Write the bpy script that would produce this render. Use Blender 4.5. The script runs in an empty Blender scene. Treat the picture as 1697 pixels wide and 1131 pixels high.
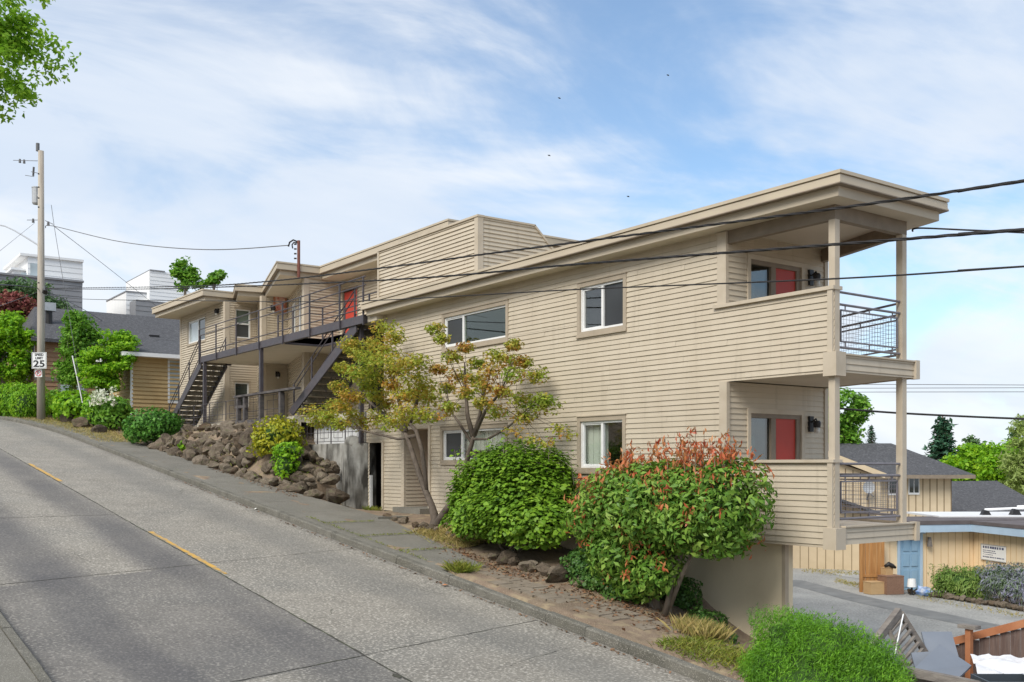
import bpy, bmesh, math, random
import numpy as np
from mathutils import Vector, noise
random.seed(7); RNG = np.random.default_rng(7)
C = bpy.context.scene.collection
sc = bpy.context.scene
# ------------------------------------------------------------------ site frame
# world X runs along the street facade (downhill = +X), Y into the plot, Z up; origin = lower front corner of the building
F_, CX_, HZ_ = 1670.0, 848.5, 770.0
CAM = np.array([10.13, -13.77, 1.31])
RT = np.array([.5862, .8101, 0.]); FW = np.array([-.8101, .5862, 0.]); UP = np.array([0, 0, 1.])
def ray(x, y): return FW + RT*(x-CX_)/F_ + UP*(HZ_-y)/F_
def at(x, y, D): return CAM + ray(x, y)*D
def onY(x, y, Y): d = ray(x, y); return CAM + d*((Y-CAM[1])/d[1])
def onX(x, y, X): d = ray(x, y); return CAM + d*((X-CAM[0])/d[0])
def onZ(x, y, Z): d = ray(x, y); return CAM + d*((Z-CAM[2])/d[2])
def R_(a): return math.radians(a)
# ------------------------------------------------------------------ materials
MATS = {}
def nd(t, kind, **kw):
    n = t.nodes.new(kind)
    for k, v in kw.items(): setattr(n, k, v)
    return n
def mat(name, c1, c2=None, rough=.7, scale=6., detail=6., c3=None, scale3=1.2, amt3=.5, bump=0., bscale=60., spec=.35,
        stretch=(1, 1, 1), metallic=0., speck=None, speck_scale=180., island=None, transl=0., wear=None, sr=(.55, .72)):
    if name in MATS: return MATS[name]
    m = bpy.data.materials.new(name); m.use_nodes = True; t = m.node_tree; t.nodes.clear()
    out = nd(t, 'ShaderNodeOutputMaterial'); b = nd(t, 'ShaderNodeBsdfPrincipled')
    b.inputs['Roughness'].default_value = rough; b.inputs['Metallic'].default_value = metallic
    b.inputs['Specular IOR Level'].default_value = spec
    L = t.links.new
    tc = nd(t, 'ShaderNodeTexCoord'); mp = nd(t, 'ShaderNodeMapping'); mp.inputs['Scale'].default_value = stretch
    L(tc.outputs['Object'], mp.inputs['Vector'])
    def mix(a, bb, f):
        x = nd(t, 'ShaderNodeMix', data_type='RGBA')
        for s, v in ((6, a), (7, bb)):
            if isinstance(v, tuple): x.inputs[s].default_value = (*v, 1)
            else: L(v, x.inputs[s])
        if isinstance(f, float): x.inputs[0].default_value = f
        else: L(f, x.inputs[0])
        return x.outputs[2]
    def nz(s, d, lo, hi, vec=None):
        n = nd(t, 'ShaderNodeTexNoise'); n.inputs['Scale'].default_value = s; n.inputs['Detail'].default_value = d
        L(vec or mp.outputs['Vector'], n.inputs['Vector'])
        r = nd(t, 'ShaderNodeMapRange'); r.inputs[1].default_value = lo; r.inputs[2].default_value = hi
        L(n.outputs['Fac'], r.inputs[0]); return r.outputs[0]
    col = c1
    if c2: col = mix(c1, c2, nz(scale, detail, .32, .68))
    if island:
        g = nd(t, 'ShaderNodeNewGeometry'); cr = nd(t, 'ShaderNodeValToRGB'); e = cr.color_ramp.elements
        while len(e) < len(island): e.new(.5)
        for i, (p, cc) in enumerate(island): e[i].position = p; e[i].color = (*cc, 1)
        if scale3 and amt3:
            ad = nd(t, 'ShaderNodeMath', operation='MULTIPLY_ADD'); ad.inputs[1].default_value = amt3
            n0 = nz(scale3, 3., .3, .7)
            mm = nd(t, 'ShaderNodeMath', operation='MULTIPLY'); mm.inputs[1].default_value = 1-amt3
            L(g.outputs['Random Per Island'], mm.inputs[0]); L(n0, ad.inputs[0]); L(mm.outputs[0], ad.inputs[2])
            L(ad.outputs[0], cr.inputs['Fac'])
        else: L(g.outputs['Random Per Island'], cr.inputs['Fac'])
        col = cr.outputs['Color']
    if c3:
        f = nz(scale3, 5., .48, .75); mm = nd(t, 'ShaderNodeMath', operation='MULTIPLY'); mm.inputs[1].default_value = amt3
        L(f, mm.inputs[0]); col = mix(col, c3, mm.outputs[0])
    if speck:
        col = mix(col, speck, nz(speck_scale, 2., *sr)); col = mix(col, tuple(v*.35 for v in speck), nz(speck_scale*.8, 2., sr[0]+.04, sr[1]+.05, tc.outputs['Object']))
    if wear: col = wear(t, L, tc, mix, col, nz)
    if isinstance(col, tuple): b.inputs['Base Color'].default_value = (*col, 1)
    else: L(col, b.inputs['Base Color'])
    if bump:
        n = nd(t, 'ShaderNodeTexNoise'); n.inputs['Scale'].default_value = bscale; n.inputs['Detail'].default_value = 6
        L(mp.outputs['Vector'], n.inputs['Vector'])
        bp = nd(t, 'ShaderNodeBump'); bp.inputs['Strength'].default_value = bump; bp.inputs['Distance'].default_value = .02
        L(n.outputs['Fac'], bp.inputs['Height']); L(bp.outputs[0], b.inputs['Normal'])
    sh = b.outputs[0]
    if transl:
        tr = nd(t, 'ShaderNodeBsdfTranslucent')
        if isinstance(col, tuple): tr.inputs[0].default_value = (*col, 1)
        else: L(col, tr.inputs[0])
        ms = nd(t, 'ShaderNodeMixShader'); ms.inputs[0].default_value = transl
        L(sh, ms.inputs[1]); L(tr.outputs[0], ms.inputs[2]); sh = ms.outputs[0]
    L(sh, out.inputs['Surface']); MATS[name] = m; return m

def plank_wear(t, L, tc, mix, col, nz):
    g = nd(t, 'ShaderNodeNewGeometry'); mm = nd(t, 'ShaderNodeMath', operation='MULTIPLY'); mm.inputs[1].default_value = .16; L(g.outputs['Random Per Island'], mm.inputs[0])
    col = mix(col, (.36, .295, .205), mm.outputs[0])
    mp = nd(t, 'ShaderNodeMapping'); mp.inputs['Scale'].default_value = (5., 5., .35); L(tc.outputs['Object'], mp.inputs['Vector'])
    f = nz(1.6, 6., .56, .82, mp.outputs['Vector']); m2 = nd(t, 'ShaderNodeMath', operation='MULTIPLY'); m2.inputs[1].default_value = .38; L(f, m2.inputs[0])
    return mix(col, (.27, .225, .165), m2.outputs[0])
M_side = mat('vinyl_siding', (.515, .444, .342), (.55, .478, .372), rough=.55, scale=3., c3=(.42, .345, .245), scale3=.9, amt3=.3, stretch=(1, 1, .35), wear=plank_wear)
M_trim = mat('painted_trim', (.49, .42, .325), (.53, .455, .355), rough=.6, scale=2.5, c3=(.32, .25, .16), scale3=3., amt3=.35)
M_fascia = mat('painted_fascia', (.485, .415, .315), (.525, .45, .34), rough=.55, scale=2., c3=(.30, .24, .16), scale3=1.5, amt3=.4, stretch=(.5, .5, 2))
M_beam = mat('beam_paint', (.19, .15, .11), (.24, .195, .145), rough=.65, scale=4.)
M_soffit = mat('soffit_paint', (.52, .46, .36), (.58, .51, .41), rough=.8, scale=1.5)
M_roofing = mat('flat_roofing', (.35, .33, .30), (.42, .40, .36), rough=.9, scale=2.)
M_brown = mat('brown_trim', (.20, .16, .12), (.25, .2, .15), rough=.6, scale=4.)
M_casing = mat('window_casing', (.36, .30, .225), (.42, .35, .265), rough=.6, scale=4.)
M_vinyl = mat('white_vinyl', (.78, .78, .77), (.70, .70, .69), rough=.4, scale=5.)
M_red = mat('red_door_paint', (.50, .055, .035), (.43, .05, .035), rough=.45, scale=2.)
M_metal = mat('dark_violet_metal', (.062, .056, .066), (.085, .076, .084), rough=.5, scale=8., c3=(.13, .075, .05), scale3=5., amt3=.25)
M_rail = mat('rail_metal', (.16, .15, .165), (.20, .185, .2), rough=.45, scale=8.)
M_tread = mat('stair_concrete', (.12, .10, .075), (.20, .175, .135), rough=.95, scale=5., c3=(.05, .055, .03), scale3=6., amt3=.7, bump=.5, bscale=30., speck=(.35, .32, .27), speck_scale=90.)
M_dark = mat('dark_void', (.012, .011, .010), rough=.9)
M_tan = mat('tan_stucco', (.70, .59, .42), (.74, .64, .47), rough=.85, scale=1.2, c3=(.34, .29, .2), scale3=.8, amt3=.5, bump=.15, bscale=40., stretch=(1, 1, .5))
M_white = mat('white_paint', (.72, .72, .72), (.66, .66, .67), rough=.7, scale=2.)
def glass(name, base, rough=.03, spec=.9):
    return mat(name, base, tuple(v*.6 for v in base), rough=rough, scale=.7, detail=2., spec=spec)
G_dark = glass('glass_dark', (.035, .05, .045)); G_green = glass('glass_tree_tint', (.022, .05, .03), spec=.45); G_screen = glass('glass_screen', (.055, .058, .06), rough=.35, spec=.4)  # the green base colour stands in for trees reflected in the glass
G_blind = glass('glass_blind', (.36, .42, .36), rough=.08, spec=.6); G_pale = glass('glass_pale', (.5, .58, .6), rough=.05); G_mid = glass('glass_mid', (.14, .18, .15), rough=.06)
G_clear = glass('glass_reflective', (.09, .13, .14), rough=.02)
def thru(name, tint, refl=.05):
    m = bpy.data.materials.new(name); m.use_nodes = True; t = m.node_tree; t.nodes.clear(); o = nd(t, 'ShaderNodeOutputMaterial'); a = nd(t, 'ShaderNodeBsdfTransparent'); b = nd(t, 'ShaderNodeBsdfGlossy'); lw = nd(t, 'ShaderNodeLayerWeight'); lw.inputs[0].default_value = .5; f = nd(t, 'ShaderNodeMath', operation='POWER'); f.inputs[1].default_value = 3.; t.links.new(lw.outputs['Facing'], f.inputs[0])
    a.inputs[0].default_value = (*tint, 1); b.inputs['Roughness'].default_value = .015; ad = nd(t, 'ShaderNodeMath', operation='ADD'); ad.inputs[1].default_value = refl; t.links.new(f.outputs[0], ad.inputs[0])
    mx = nd(t, 'ShaderNodeMixShader'); t.links.new(ad.outputs[0], mx.inputs[0]); t.links.new(a.outputs[0], mx.inputs[1]); t.links.new(b.outputs[0], mx.inputs[2]); t.links.new(mx.outputs[0], o.inputs[0]); return m
T_clear = thru('pane_glass', (.90, .92, .90), .07); T_green = thru('pane_tree_tint', (.62, .74, .62), .05); T_refl = thru('pane_glass_bright', (.6, .68, .68), .12)  # the green tint paints reflected trees into the pane colour
M_blindw = mat('blind_fabric', (.80, .82, .76), (.74, .77, .71), rough=.9, scale=1.5); M_room = mat('room_wall', (.22, .26, .21), (.32, .35, .29), rough=.9, scale=1.)
M_black = mat('black_metal', (.02, .018, .018), rough=.45)
M_bulb = mat('lamp_glass', (.55, .53, .48), rough=.15, spec=.6)
# ------------------------------------------------------------------ mesh builder
ORG = {}
class MB:
    def __init__(s): s.v = []; s.f = []; s.m = []
    def add(s, vs, fs, mi=0):
        o = len(s.v); s.v += [tuple(map(float, p)) for p in vs]
        for f in fs: s.f.append([i+o for i in f]); s.m.append(mi)
    def quad(s, a, b, c, d, mi=0): s.add([a, b, c, d], [(0, 1, 2, 3)], mi)
    def hexa(s, p, mi=0): s.add(p, [(0, 3, 2, 1), (4, 5, 6, 7), (0, 1, 5, 4), (1, 2, 6, 5), (2, 3, 7, 6), (3, 0, 4, 7)], mi)
    def box(s, x0, x1, y0, y1, z0, z1, mi=0):
        s.hexa([(x0, y0, z0), (x1, y0, z0), (x1, y1, z0), (x0, y1, z0), (x0, y0, z1), (x1, y0, z1), (x1, y1, z1), (x0, y1, z1)], mi)
    def obox(s, p, d, s0, s1, n0, n1, z0, z1, mi=0):    # box along a wall: s = along, n = outward
        nx, ny = d[1], -d[0]
        def q(a, n, z): return (p[0]+d[0]*a+nx*n, p[1]+d[1]*a+ny*n, z)
        s.hexa([q(s0, n0, z0), q(s0, n1, z0), q(s1, n1, z0), q(s1, n0, z0), q(s0, n0, z1), q(s0, n1, z1), q(s1, n1, z1), q(s1, n0, z1)], mi)
    def beam(s, a, b, w, h, mi=0):                       # rectangular bar from a to b, width w, height h
        a, b = Vector(a), Vector(b); d = (b-a).normalized(); u = Vector((0, 0, 1))
        if abs(d.z) > .98: u = Vector((0, 1, 0))
        x = d.cross(u).normalized()*w/2; y = x.cross(d).normalized()*h/2
        s.hexa([a-x-y, a+x-y, b+x-y, b-x-y, a-x+y, a+x+y, b+x+y, b-x+y], mi)
    def tube(s, pts, r, n=8, mi=0, caps=True):
        pts = [Vector(p) for p in pts]; rs = r if isinstance(r, (list, tuple)) else [r]*len(pts)
        o = len(s.v); prev = None
        for i, p in enumerate(pts):
            d = (pts[min(i+1, len(pts)-1)]-pts[max(i-1, 0)]).normalized()
            if prev is None:
                u = Vector((0, 0, 1)) if abs(d.z) < .9 else Vector((1, 0, 0)); x = d.cross(u).normalized()
            else: x = (prev-d*prev.dot(d)).normalized()
            prev = x; y = d.cross(x)
            for k in range(n):
                a = 2*math.pi*k/n; s.v.append(tuple(p+(x*math.cos(a)+y*math.sin(a))*rs[i]))
        for i in range(len(pts)-1):
            for k in range(n):
                s.f.append([o+i*n+k, o+i*n+(k+1) % n, o+(i+1)*n+(k+1) % n, o+(i+1)*n+k]); s.m.append(mi)
        if caps:
            s.f.append([o+k for k in range(n)][::-1]); s.m.append(mi)
            e = o+(len(pts)-1)*n; s.f.append([e+k for k in range(n)]); s.m.append(mi)
    def poly(s, pl, z0, z1, mi=0, top=True, bot=True, mib=None):
        n = len(pl); b = [(x, y, z0) for x, y in pl]; t = [(x, y, z1) for x, y in pl]; fs = [(i, (i+1) % n, n+(i+1) % n, n+i) for i in range(n)]
        s.add(b+t, fs, mi)
        if top: s.add(t, [tuple(range(n))], mi)
        if bot: s.add(b, [tuple(range(n))[::-1]], mi if mib is None else mib)
    def siding(s, p, d, L, z0, z1, ops=(), exp=.1016, lip=.0175, s0=None, s1=None, mi=0):
        nx, ny = d[1], -d[0]
        def q(a, n, z): return (p[0]+d[0]*a+nx*n, p[1]+d[1]*a+ny*n, z)
        zs = {z0, z1}; k = math.ceil(z0/exp)
        while k*exp < z1: zs.add(k*exp); k += 1
        for o in ops:
            for z in (o[2], o[3]):
                if z0 < z < z1: zs.add(z)
        zs = sorted(zs); zz = [zs[0]]
        for z in zs[1:]:
            if z-zz[-1] > 1e-4: zz.append(z)
        for za, zb in zip(zz, zz[1:]):
            kk = math.floor((za+zb)/2/exp)*exp
            fa, fb = .003+lip*(1-(za-kk)/exp), .003+lip*(1-(zb-kk)/exp)
            iv = [(0, L)]
            for o in ops:
                if o[2] <= za+1e-5 and o[3] >= zb-1e-5:
                    nv = []
                    for a, b in iv:
                        if o[1] <= a or o[0] >= b: nv.append((a, b)); continue
                        if o[0] > a: nv.append((a, o[0]))
                        if o[1] < b: nv.append((o[1], b))
                    iv = nv
            kc = int(round(kk/exp)); ph = (kc*2.37+p[0]*.7) % 3.66; iv2 = []
            for a, b in iv:
                j = ph-3.66
                while j < b:
                    j += 3.66
                    if a+.25 < j < b-.25 and L > 4: iv2.append((a, j)); a = j
                iv2.append((a, b))
            fa0, fb0 = fa, fb
            for a, b in iv2:
                jit = .0022*math.sin(kc*12.9898+int((a+.01-ph)/3.66+9)*78.233) if L > 4 else 0
                fa, fb = fa0+jit, fb0+jit
                a0 = a1 = a; b0 = b1 = b
                if s0 and a == 0: a0, a1 = s0(za), s0(zb)
                if s1 and b == L: b0, b1 = s1(za), s1(zb)
                s.quad(q(a0, fa, za), q(b0, fa, za), q(b1, fb, zb), q(a1, fb, zb), mi)
                if abs(za-kk) < 1e-4: s.quad(q(a0, -.004, za), q(b0, -.004, za), q(b0, fa, za), q(a0, fa, za), mi)
def obj(name, mb, mats, parent=None, smooth=False, kind=None):
    me = bpy.data.meshes.new(name)
    V, Fc, Mi = (mb.v, mb.f, mb.m) if isinstance(mb, MB) else mb
    org = ORG.get(parent.name, (0, 0, 0)) if parent else (0, 0, 0)
    V = np.asarray(V, dtype=float)-np.array(org)
    if isinstance(Fc, np.ndarray):       # all faces the same size
        n, k = Fc.shape
        me.vertices.add(len(V)); me.vertices.foreach_set('co', V.ravel())
        me.loops.add(n*k); me.loops.foreach_set('vertex_index', Fc.ravel().astype(np.int32))
        me.polygons.add(n); me.polygons.foreach_set('loop_start', np.arange(0, n*k, k, dtype=np.int32))
        if Mi is not None: me.polygons.foreach_set('material_index', np.asarray(Mi, dtype=np.int32))
        me.update(calc_edges=True)
    else:
        me.from_pydata([tuple(v) for v in V], [], Fc)
        me.polygons.foreach_set('material_index', np.asarray(Mi, dtype=np.int32)); me.update()
    if smooth: me.polygons.foreach_set('use_smooth', np.ones(len(me.polygons), dtype=bool))
    for m in (mats if isinstance(mats, (list, tuple)) else [mats]): me.materials.append(m)
    o = bpy.data.objects.new(name, me); C.objects.link(o)
    if parent: o.parent = parent; ORG[o.name] = org
    if kind: o['kind'] = kind
    return o
def thing(name, label, cat, loc, group=None):
    o = bpy.data.objects.new(name, None); C.objects.link(o); o.location = tuple(map(float, loc)); o.empty_display_size = .2
    o['label'] = label; o['category'] = cat
    if group: o['group'] = group
    ORG[o.name] = tuple(map(float, loc)); return o
def tag(o, label, cat, group=None, kind=None):
    if label: o['label'] = label
    if cat: o['category'] = cat
    if group: o['group'] = group
    if kind: o['kind'] = kind
    return o
# ------------------------------------------------------------------ foliage helpers
def leaves(P, N, size, aspect=.5, jitter=.6, var=.48, fold=.15, mi=0, updir=None):
    """diamond leaves at points P facing roughly N -> (V, F, M)"""
    n = len(P); N = N+RNG.normal(0, jitter, (n, 3)); N /= np.linalg.norm(N, axis=1)[:, None]+1e-9
    A = RNG.normal(0, 1, (n, 3)) if updir is None else np.array(updir)+RNG.normal(0, .45, (n, 3))
    T = A-N*(A*N).sum(1)[:, None]; T /= np.linalg.norm(T, axis=1)[:, None]+1e-9
    B = np.cross(N, T); s = size*(1+RNG.uniform(-var, var, n))[:, None]
    w = s*aspect*.5
    v0 = P-T*s*.5; v2 = P+T*s*.5; v1 = P+B*w-T*s*.06+N*s*fold; v3 = P-B*w-T*s*.06+N*s*fold
    V = np.stack([v0, v1, v2, v3], 1).reshape(-1, 3); Fc = np.arange(4*n).reshape(n, 4)
    return V, Fc, np.full(n, mi)
def join(*parts):
    V = []; Fc = []; M = []; o = 0
    for v, f, m in parts: V.append(v); Fc.append(f+o); M.append(m); o += len(v)
    return np.concatenate(V), np.concatenate(Fc), np.concatenate(M)
def blob_points(c, r, n, inner=.72, lump=.16, flat=None, seed=0, cut=-1.):
    """points near the surface of a lumpy ellipsoid, and outward normals"""
    g = np.random.default_rng(seed+11); D = g.normal(0, 1, (int(n*1.6), 3)); D /= np.linalg.norm(D, axis=1)[:, None]
    D = D[D[:, 2] > cut][:n]
    K = g.normal(0, 2.6, (7, 3)); ph = g.uniform(0, 6.28, 7)
    lum = 1+lump*np.sin(D@K.T+ph).sum(1)/2.6
    K2 = g.normal(0, 8., (7, 3)); lum += lump*.4*np.sin(D@K2.T+ph).sum(1)/2.6
    rr = lum*(1-(1-inner)*g.random(len(D))**1.6)
    out_ = g.random(len(D)) < .09; rr = np.where(out_, rr*(1+.13*g.random(len(D))), rr)
    P = D*rr[:, None]*np.array(r)+np.array(c); N = D/np.array(r); N /= np.linalg.norm(N, axis=1)[:, None]
    return P, N
def clump_points(centers, radii, n, seed=0, sq=(1, 1, .75)):
    g = np.random.default_rng(seed+5); P = []; N = []
    for c, r in zip(centers, radii):
        d = g.normal(0, 1, (n, 3)); d /= np.linalg.norm(d, axis=1)[:, None]
        rr = (g.random(n)**.55)[:, None]*r
        P.append(np.array(c)+d*rr*np.array(sq)); N.append(d*.5+np.array([0, 0, .8]))
    return np.concatenate(P), np.concatenate(N)
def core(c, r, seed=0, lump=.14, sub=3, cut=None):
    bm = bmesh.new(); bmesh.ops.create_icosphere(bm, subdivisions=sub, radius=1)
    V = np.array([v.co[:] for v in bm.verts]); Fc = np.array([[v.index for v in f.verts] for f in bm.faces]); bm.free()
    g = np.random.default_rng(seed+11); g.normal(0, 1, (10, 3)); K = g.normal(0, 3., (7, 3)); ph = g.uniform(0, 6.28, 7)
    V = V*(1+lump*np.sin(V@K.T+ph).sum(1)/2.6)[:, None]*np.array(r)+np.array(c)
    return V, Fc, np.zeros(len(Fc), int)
def leafmat(name, cols, transl=.25, rough=.5, amt=.35, scale=1.3, spec=.3):
    n = len(cols); return mat(name, cols[0], island=[(i/(n-1), c) for i, c in enumerate(cols)], rough=rough, transl=transl, scale3=scale, amt3=amt, spec=spec)
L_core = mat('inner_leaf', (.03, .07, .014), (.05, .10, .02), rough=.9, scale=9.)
M_bark = mat('bark', (.16, .13, .10), (.25, .21, .17), rough=.95, scale=14., bump=.5, bscale=40., stretch=(1, 1, .25))
M_barkd = mat('bark_dark', (.09, .07, .055), (.15, .12, .09), rough=.95, scale=14., bump=.5, bscale=40.)
def shrub(name, label, cat, base, blobs, n, size, lm, aspect=.55, jitter=.55, inner=.75, lump=.14, stems=True, seed=0, updir=None, corek=.62, fold=.15, cut=-.75, group=None, topbias=.35):
    """blobs: list of (centre, radii) in world"""
    t = thing(name, label, cat, base, group); parts = []
    tot = sum(r[0]*r[2] for c, r in blobs)
    cv = MB()
    for i, (c, r) in enumerate(blobs):
        P, N = blob_points(c, r, int(n*r[0]*r[2]/tot), inner, lump, seed=seed+i*3, cut=cut); N = N+np.array([0, 0, topbias])
        parts.append(leaves(P, N, size, aspect, jitter, updir=updir, fold=fold))
        if corek:
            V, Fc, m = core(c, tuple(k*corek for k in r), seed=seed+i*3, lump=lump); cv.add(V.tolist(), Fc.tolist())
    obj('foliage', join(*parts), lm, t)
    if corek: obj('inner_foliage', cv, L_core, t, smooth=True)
    if stems:
        mb = MB(); b = Vector(base)
        for i in range(5):
            c, r = blobs[i % len(blobs)]; e = Vector(c)+Vector((random.uniform(-.5, .5)*r[0], random.uniform(-.5, .5)*r[1], -r[2]*.2))
            s0 = b+Vector((random.uniform(-.12, .12), random.uniform(-.1, .1), -.1)); mb.tube([s0, s0.lerp(e, .5)+Vector((0, 0, .08)), e], [.035, .028, .015], 6)
        obj('stem', mb, M_bark, t, smooth=True)
    return t
def branchy(mb, root, targets, r0=.05, n=6, sag=.08):
    for e in targets:
        a, e = Vector(root), Vector(e); L = (e-a).length
        m1 = a.lerp(e, .35)+Vector((random.uniform(-.1, .1), random.uniform(-.1, .1), .12))*L*.6; m2 = a.lerp(e, .7)+Vector((random.uniform(-.1, .1), random.uniform(-.1, .1), .05))*L*.6
        mb.tube([a, m1, m2, e], [r0, r0*.7, r0*.45, r0*.2], n)
def tree(name, label, base, top, crown, nleaf, size, lm, r0=.15, seed=0, nclump=60, clump_r=.5, aspect=.6, bark=None, group=None, sq=(1, 1, .7), cat='tree', hollow=.55):
    """crown: list of (centre, radii). many leaf clumps spread through lumpy ellipsoids, limbs reaching them"""
    t = thing(name, label, cat, base, group); g = np.random.default_rng(seed+77); cen = []; rad = []
    tot = sum(r[0]*r[2] for c, r in crown)
    for i, (c, r) in enumerate(crown):
        k = max(3, int(nclump*r[0]*r[2]/tot)); d = g.normal(0, 1, (k, 3)); d /= np.linalg.norm(d, axis=1)[:, None]
        rr = hollow+(1-hollow)*g.random(k)
        for q in (d*rr[:, None]*np.array(r)+np.array(c)): cen.append(q); rad.append(clump_r*g.uniform(.6, 1.3))
    P, N = clump_points(cen, rad, max(4, nleaf//len(cen)), seed, sq)
    obj('crown', leaves(P, N, size, aspect, .6), lm, t)
    mb = MB(); b = Vector(base); tp = Vector(top); mid = b.lerp(tp, .5)+Vector((g.uniform(-.1, .1), g.uniform(-.1, .1), 0))*(tp-b).length*.3
    mb.tube([b-Vector((0, 0, .2)), b.lerp(mid, .15), mid, tp], [r0*1.35, r0, r0*.75, r0*.35], 10)
    sel = g.choice(len(cen), min(22, len(cen)), replace=False)
    for i in sel:
        a = mid.lerp(tp, g.uniform(0, 1)); branchy(mb, a, [cen[i]], r0*.3, 5)
    obj('trunk', mb, bark or M_bark, t, smooth=True); return t
exec_order = None
# ================================================================== SITE
def roadz(x):
    x = np.asarray(x, float); zl = -1.615-.1117*np.maximum(x, -44.)
    u = np.maximum(-44.-x, 0.); return zl+.1117*20*(1-np.exp(-u/20))
def off(x):
    u = np.maximum(-36.-np.asarray(x, float), 0.); u2 = np.minimum(u, 22.); return -.0095*u2**2-.418*(u-u2)
def ss(a, b, x): t = np.clip((np.asarray(x, float)-a)/(b-a), 0, 1); return t*t*(3-2*t)
GX = [-1500, -60, -40, -33, -31, -21, -19.8, -18.4, -17.7, -12.4, -11, -8, -6, -4, -3, -1.9, 0, 2.5, 6, 12, 1500]
GZ = [5.5, 5.0, 3.35, 2.55, 2.62, 2.55, 1.75, 1.2, .02, .0, -.14, -.4, -.62, -.95, -1.2, -1.75, -2.15, -2.45, -2.9, -3.2, -6]
def ground(x, y):
    x = np.asarray(x, float); y = np.asarray(y, float); o = off(x); rz = roadz(x); c = rz+.12
    g = np.interp(x, GX, GZ)
    ya = np.interp(x, [-60, -36, -33, -31, -20, -18, -15, -12, -7, -5, 0, 20], [-2.2, -2.2, -2.0, -1.85, -1.75, -1.7, -1.6, -1.5, -2.0, -2.6, -2.9, -3.0])
    yb = np.interp(x, [-60, -36, -33, -31, -21, -18.4, -16, -12, -6, -2, 0, 20], [4, 4, .5, -.7, -.6, -.3, -.3, -.4, -.3, .1, 1.2, 1.5])
    t = ss(0, 1, (y-o-ya)/(yb-ya)); near = c*(1-t)+g*t
    lot = -3.3+0*x; hill = np.interp(x, [-1500, -120, -60, -44, -30, -20], [6, 6, 5, 4.0, -1., -3.3])
    wt = np.where(x > -10., ss(0, 1, (y-.35)/1.8), ss(0, 1, (y-2.5)/5)); far = np.where(x < -20, hill, lot); far = far-.02*np.maximum(y-60, 0)*(y < 400)
    far = far+3.3; far = far*(1-ss(20, 33, y))-3.3; house = (x > -36.3) & (x < -10.) & (y > .3); far = np.where(house & (y < 9), np.minimum(g-.05, far+9), far)
    z = near*(1-wt)+far*wt
    s = y-o                                            # road bed is sunk, far side verge rises
    z = np.where(s < -3.3, rz-.35, z)
    fs = c+np.maximum(-11.5-s, 0)*.06
    z = np.where(s < -11.35, fs-.02, z)
    return z
def gz(x, y): return float(ground(x, y))
xs = np.concatenate([[-1500, -800, -400, -200, -140, -110, -90, -80], np.arange(-75, -38, 1.), np.arange(-38, 8, .2), np.arange(8, 40, 1.), [45, 60, 90, 140, 250, 500, 900, 1500]])
ys = np.concatenate([[-1500, -700, -300, -150, -90, -60, -45, -35, -28], np.arange(-24, -12, 1.), np.arange(-12, -10.5, .1), np.arange(-10.5, -4.2, .7), np.arange(-4.2, 4, .14), np.arange(4, 30, 1.), np.arange(30, 60, 3), [70, 90, 130, 200, 350, 600, 1000, 1500]])
X, Y = np.meshgrid(xs, ys, indexing='ij'); Z = ground(X, Y)
near_m = (np.abs(X+12) < 30) & (Y > -3.4) & (Y < 3)
Z = Z+np.where(near_m, np.vectorize(lambda a, b: .05*noise.noise((a*1.1, b*1.1, 0))+.03*noise.noise((a*4, b*4, 3)))(X, Y), 0)
ni, nj = X.shape; I = np.arange(ni*nj).reshape(ni, nj)
Fg = np.stack([I[:-1, :-1], I[1:, :-1], I[1:, 1:], I[:-1, 1:]], -1).reshape(-1, 4)
def soil_wear(t, L, tc, mix, col, nz):
    return mix(col, (.30, .235, .15), nz(3.2, 6., .52, .66, tc.outputs['Object']))
M_soil = mat('soil', (.17, .12, .085), (.25, .185, .13), rough=.95, scale=2.2, c3=(.12, .10, .06), scale3=.7, amt3=.6, bump=.8, bscale=14., speck=(.36, .29, .21), speck_scale=70., wear=soil_wear)
obj('ground', (np.stack([X, Y, Z], -1).reshape(-1, 3), Fg, np.zeros(len(Fg), int)), M_soil, smooth=True, kind='structure')
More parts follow.
